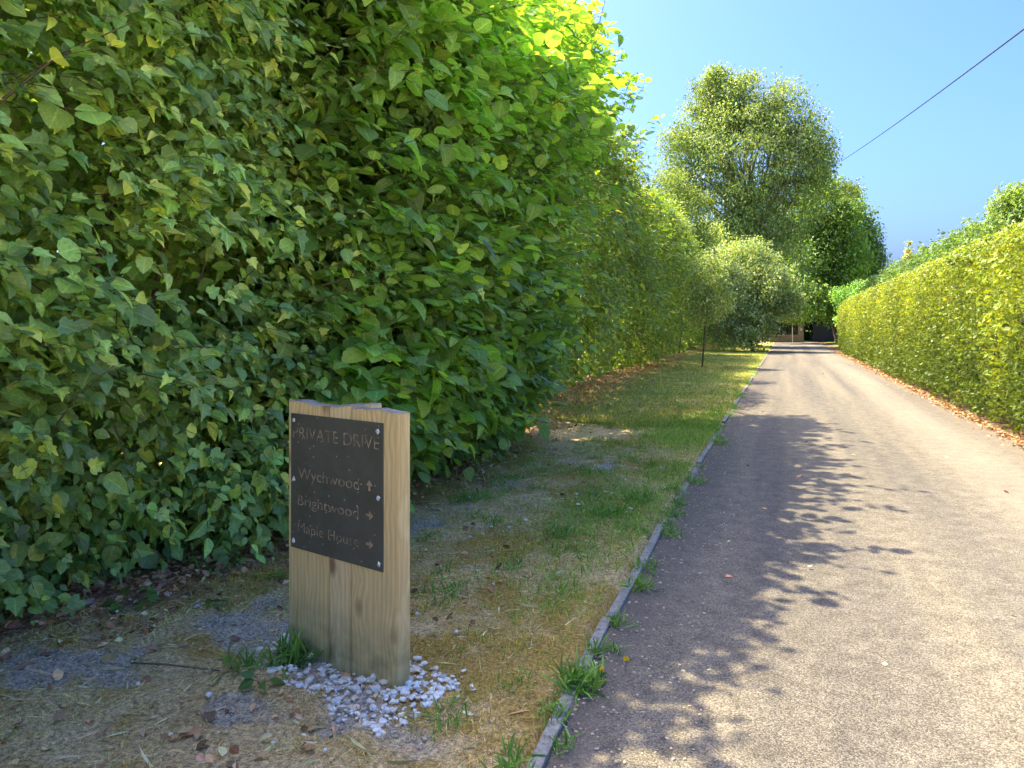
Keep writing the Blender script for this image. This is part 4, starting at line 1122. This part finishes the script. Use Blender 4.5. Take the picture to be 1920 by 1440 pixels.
# single things lying or growing on the verge
def one_leaf(name, lab, px, py, size, col, tm, cat, tilt=.5):
    z = EYE*1400/(py-612); p = W(px, py, z)
    gzv = float(gheight(np.array([p.x]), np.array([p.y]))[0])
    me = leaf_mesh(name, np.array([[0, -size/2, .0]]), np.array([[.3, 1, tilt]]), np.array([[.4, -.5, 1.0]]), np.array([size]), np.array([col]), [tm], True)
    o = link(name, me, M_DEAD); o.location = (p.x, p.y, gzv+.012); tag(o, lab, cat)
one_leaf('dead_leaf', 'large curled orange brown leaf lying left of the timber sign', 415, 1082, .115, (.42, .22, .09), OV[1], 'leaf')
one_leaf('dead_leaf', 'wide tan dead leaf under the hedge edge close left of the sign', 505, 975, .12, (.40, .25, .12), OV[0], 'leaf', .3)
one_leaf('dead_leaf', 'orange dead leaf at the grass edge under the dark ivy', 20, 1105, .09, (.45, .26, .09), OV[2], 'leaf')
# twig
p0, p1 = W(245, 1262, 1400*1.5/650), W(412, 1277, 1400*1.5/665)
g0_ = float(gheight(np.array([p0.x]), np.array([p0.y]))[0])
o = link('fallen_twig', MB().tube([(0, 0, 0), ((p1.x-p0.x)*.4, (p1.y-p0.y)*.4-.01, .012), (p1.x-p0.x, p1.y-p0.y, .0)], [.004, .0045, .003], 6).mesh('fallen_twig', True), M_TWIG)
o.location = (p0.x, p0.y, g0_+.022); tag(o, 'thin bare twig lying on the mossy ground left of the sign', 'twig')
# dandelions
def dandelion(px, py, lab):
    z = EYE*1400/(py-612); p = W(px, py, z)
    root = empty('dandelion', (p.x, p.y, .004), lab, 'flower', 'dandelions by the kerb')
    link('stalk', MB().tube([(0, 0, 0), (.004, .002, .03), (.006, .0, .055)], [.002, .002, .002], 5).mesh('stalk'), M_TWIG, root)
    n = 40; a = R.uniform(0, 6.28, n); e = R.uniform(.1, .9, n)
    d = np.stack([np.cos(a)*(1-e*.6), np.sin(a)*(1-e*.6), e], 1)
    link('flower_head', leaf_mesh('flower_head', np.tile([.006, 0, .055], (n, 1)), d, rvec(n), np.full(n, .017), palette(n, [(.80, .62, .02)], None, .06, gain=1), BLADE[:1]+[SMALL[0]]), M_GRASS, root)
dandelion(1172, 1263, 'yellow dandelion flower standing alone on the tarmac edge')
dandelion(1126, 1284, 'yellow dandelion flower in the green tuft beside the kerb')
# seedlings
def seedling(name, lab, px, py, k, size, tm, cols, mat, h=.06, spread=.06, cat='plant'):
    z = EYE*1400/(py-612); p = W(px, py, z)
    gzv = float(gheight(np.array([p.x]), np.array([p.y]))[0])
    root = empty(name, (p.x, p.y, gzv), lab, cat)
    a = R.uniform(0, 6.28, k); rr = spread*R.random(k)**.5
    P = np.stack([rr*np.cos(a), rr*np.sin(a), h*(.4+.6*R.random(k))], 1)
    D = np.stack([np.cos(a), np.sin(a), R.uniform(-.2, .5, k)], 1); Nn = rvec(k)*.3; Nn[:, 2] += 1; Nn[:, 1] -= .4
    link('leaves', leaf_mesh('leaves', P, D, Nn, size*(1+R.normal(size=k)*.2), palette(k, cols, None, .12, gain=1), tm, True), mat, root)
    b = MB()
    for q in P: b.tube([(q[0]*.15, q[1]*.15, 0), (q[0]*.6, q[1]*.6, q[2]*.7), tuple(q)], [.002, .0016, .001], 4)
    link('stalks', b.mesh('stalks'), M_TWIG, root)
LG = [(.16, .26, .04), (.12, .22, .035)]
seedling('holly_seedling', 'bright green spiky holly seedling at the hedge foot', 60, 1052, 26, .085, [IVY[0], LAU[1]], [(.11, .2, .05), (.15, .25, .07)], M_GLOSS, .17, .13)
seedling('ivy_seedling', 'lone bright green ivy sprig close beside the sign post', 517, 1097, 5, .045, IVY[:1], LG, M_IVY, .04, .03)
seedling('ivy_seedling', 'row of small green ivy leaves on the moss between hedge and sign', 407, 1158, 9, .035, IVY[:1], LG, M_IVY, .03, .08)
seedling('ivy_seedling', 'trailing green ivy sprig in the leaf litter below the hedge', 245, 1155, 16, .045, IVY[:2], LG, M_IVY, .05, .12)
seedling('dock_seedling', 'upright green leaves growing from the grey soil patch', 490, 1302, 4, .075, OV[:1], [(.10, .2, .05)], M_LEAF, .05, .03)
seedling('dock_seedling', 'dark green broad leaf against the left foot of the sign', 548, 1248, 3, .075, OV[:1], [(.05, .11, .03)], M_LEAF, .03, .03)
seedling('bramble_seedling', 'pale green leafy seedling nestling at the left edge of the litter', 88, 1160, 8, .05, OV[:1]+ROUND[:1], LG, M_LEAF, .05, .06)
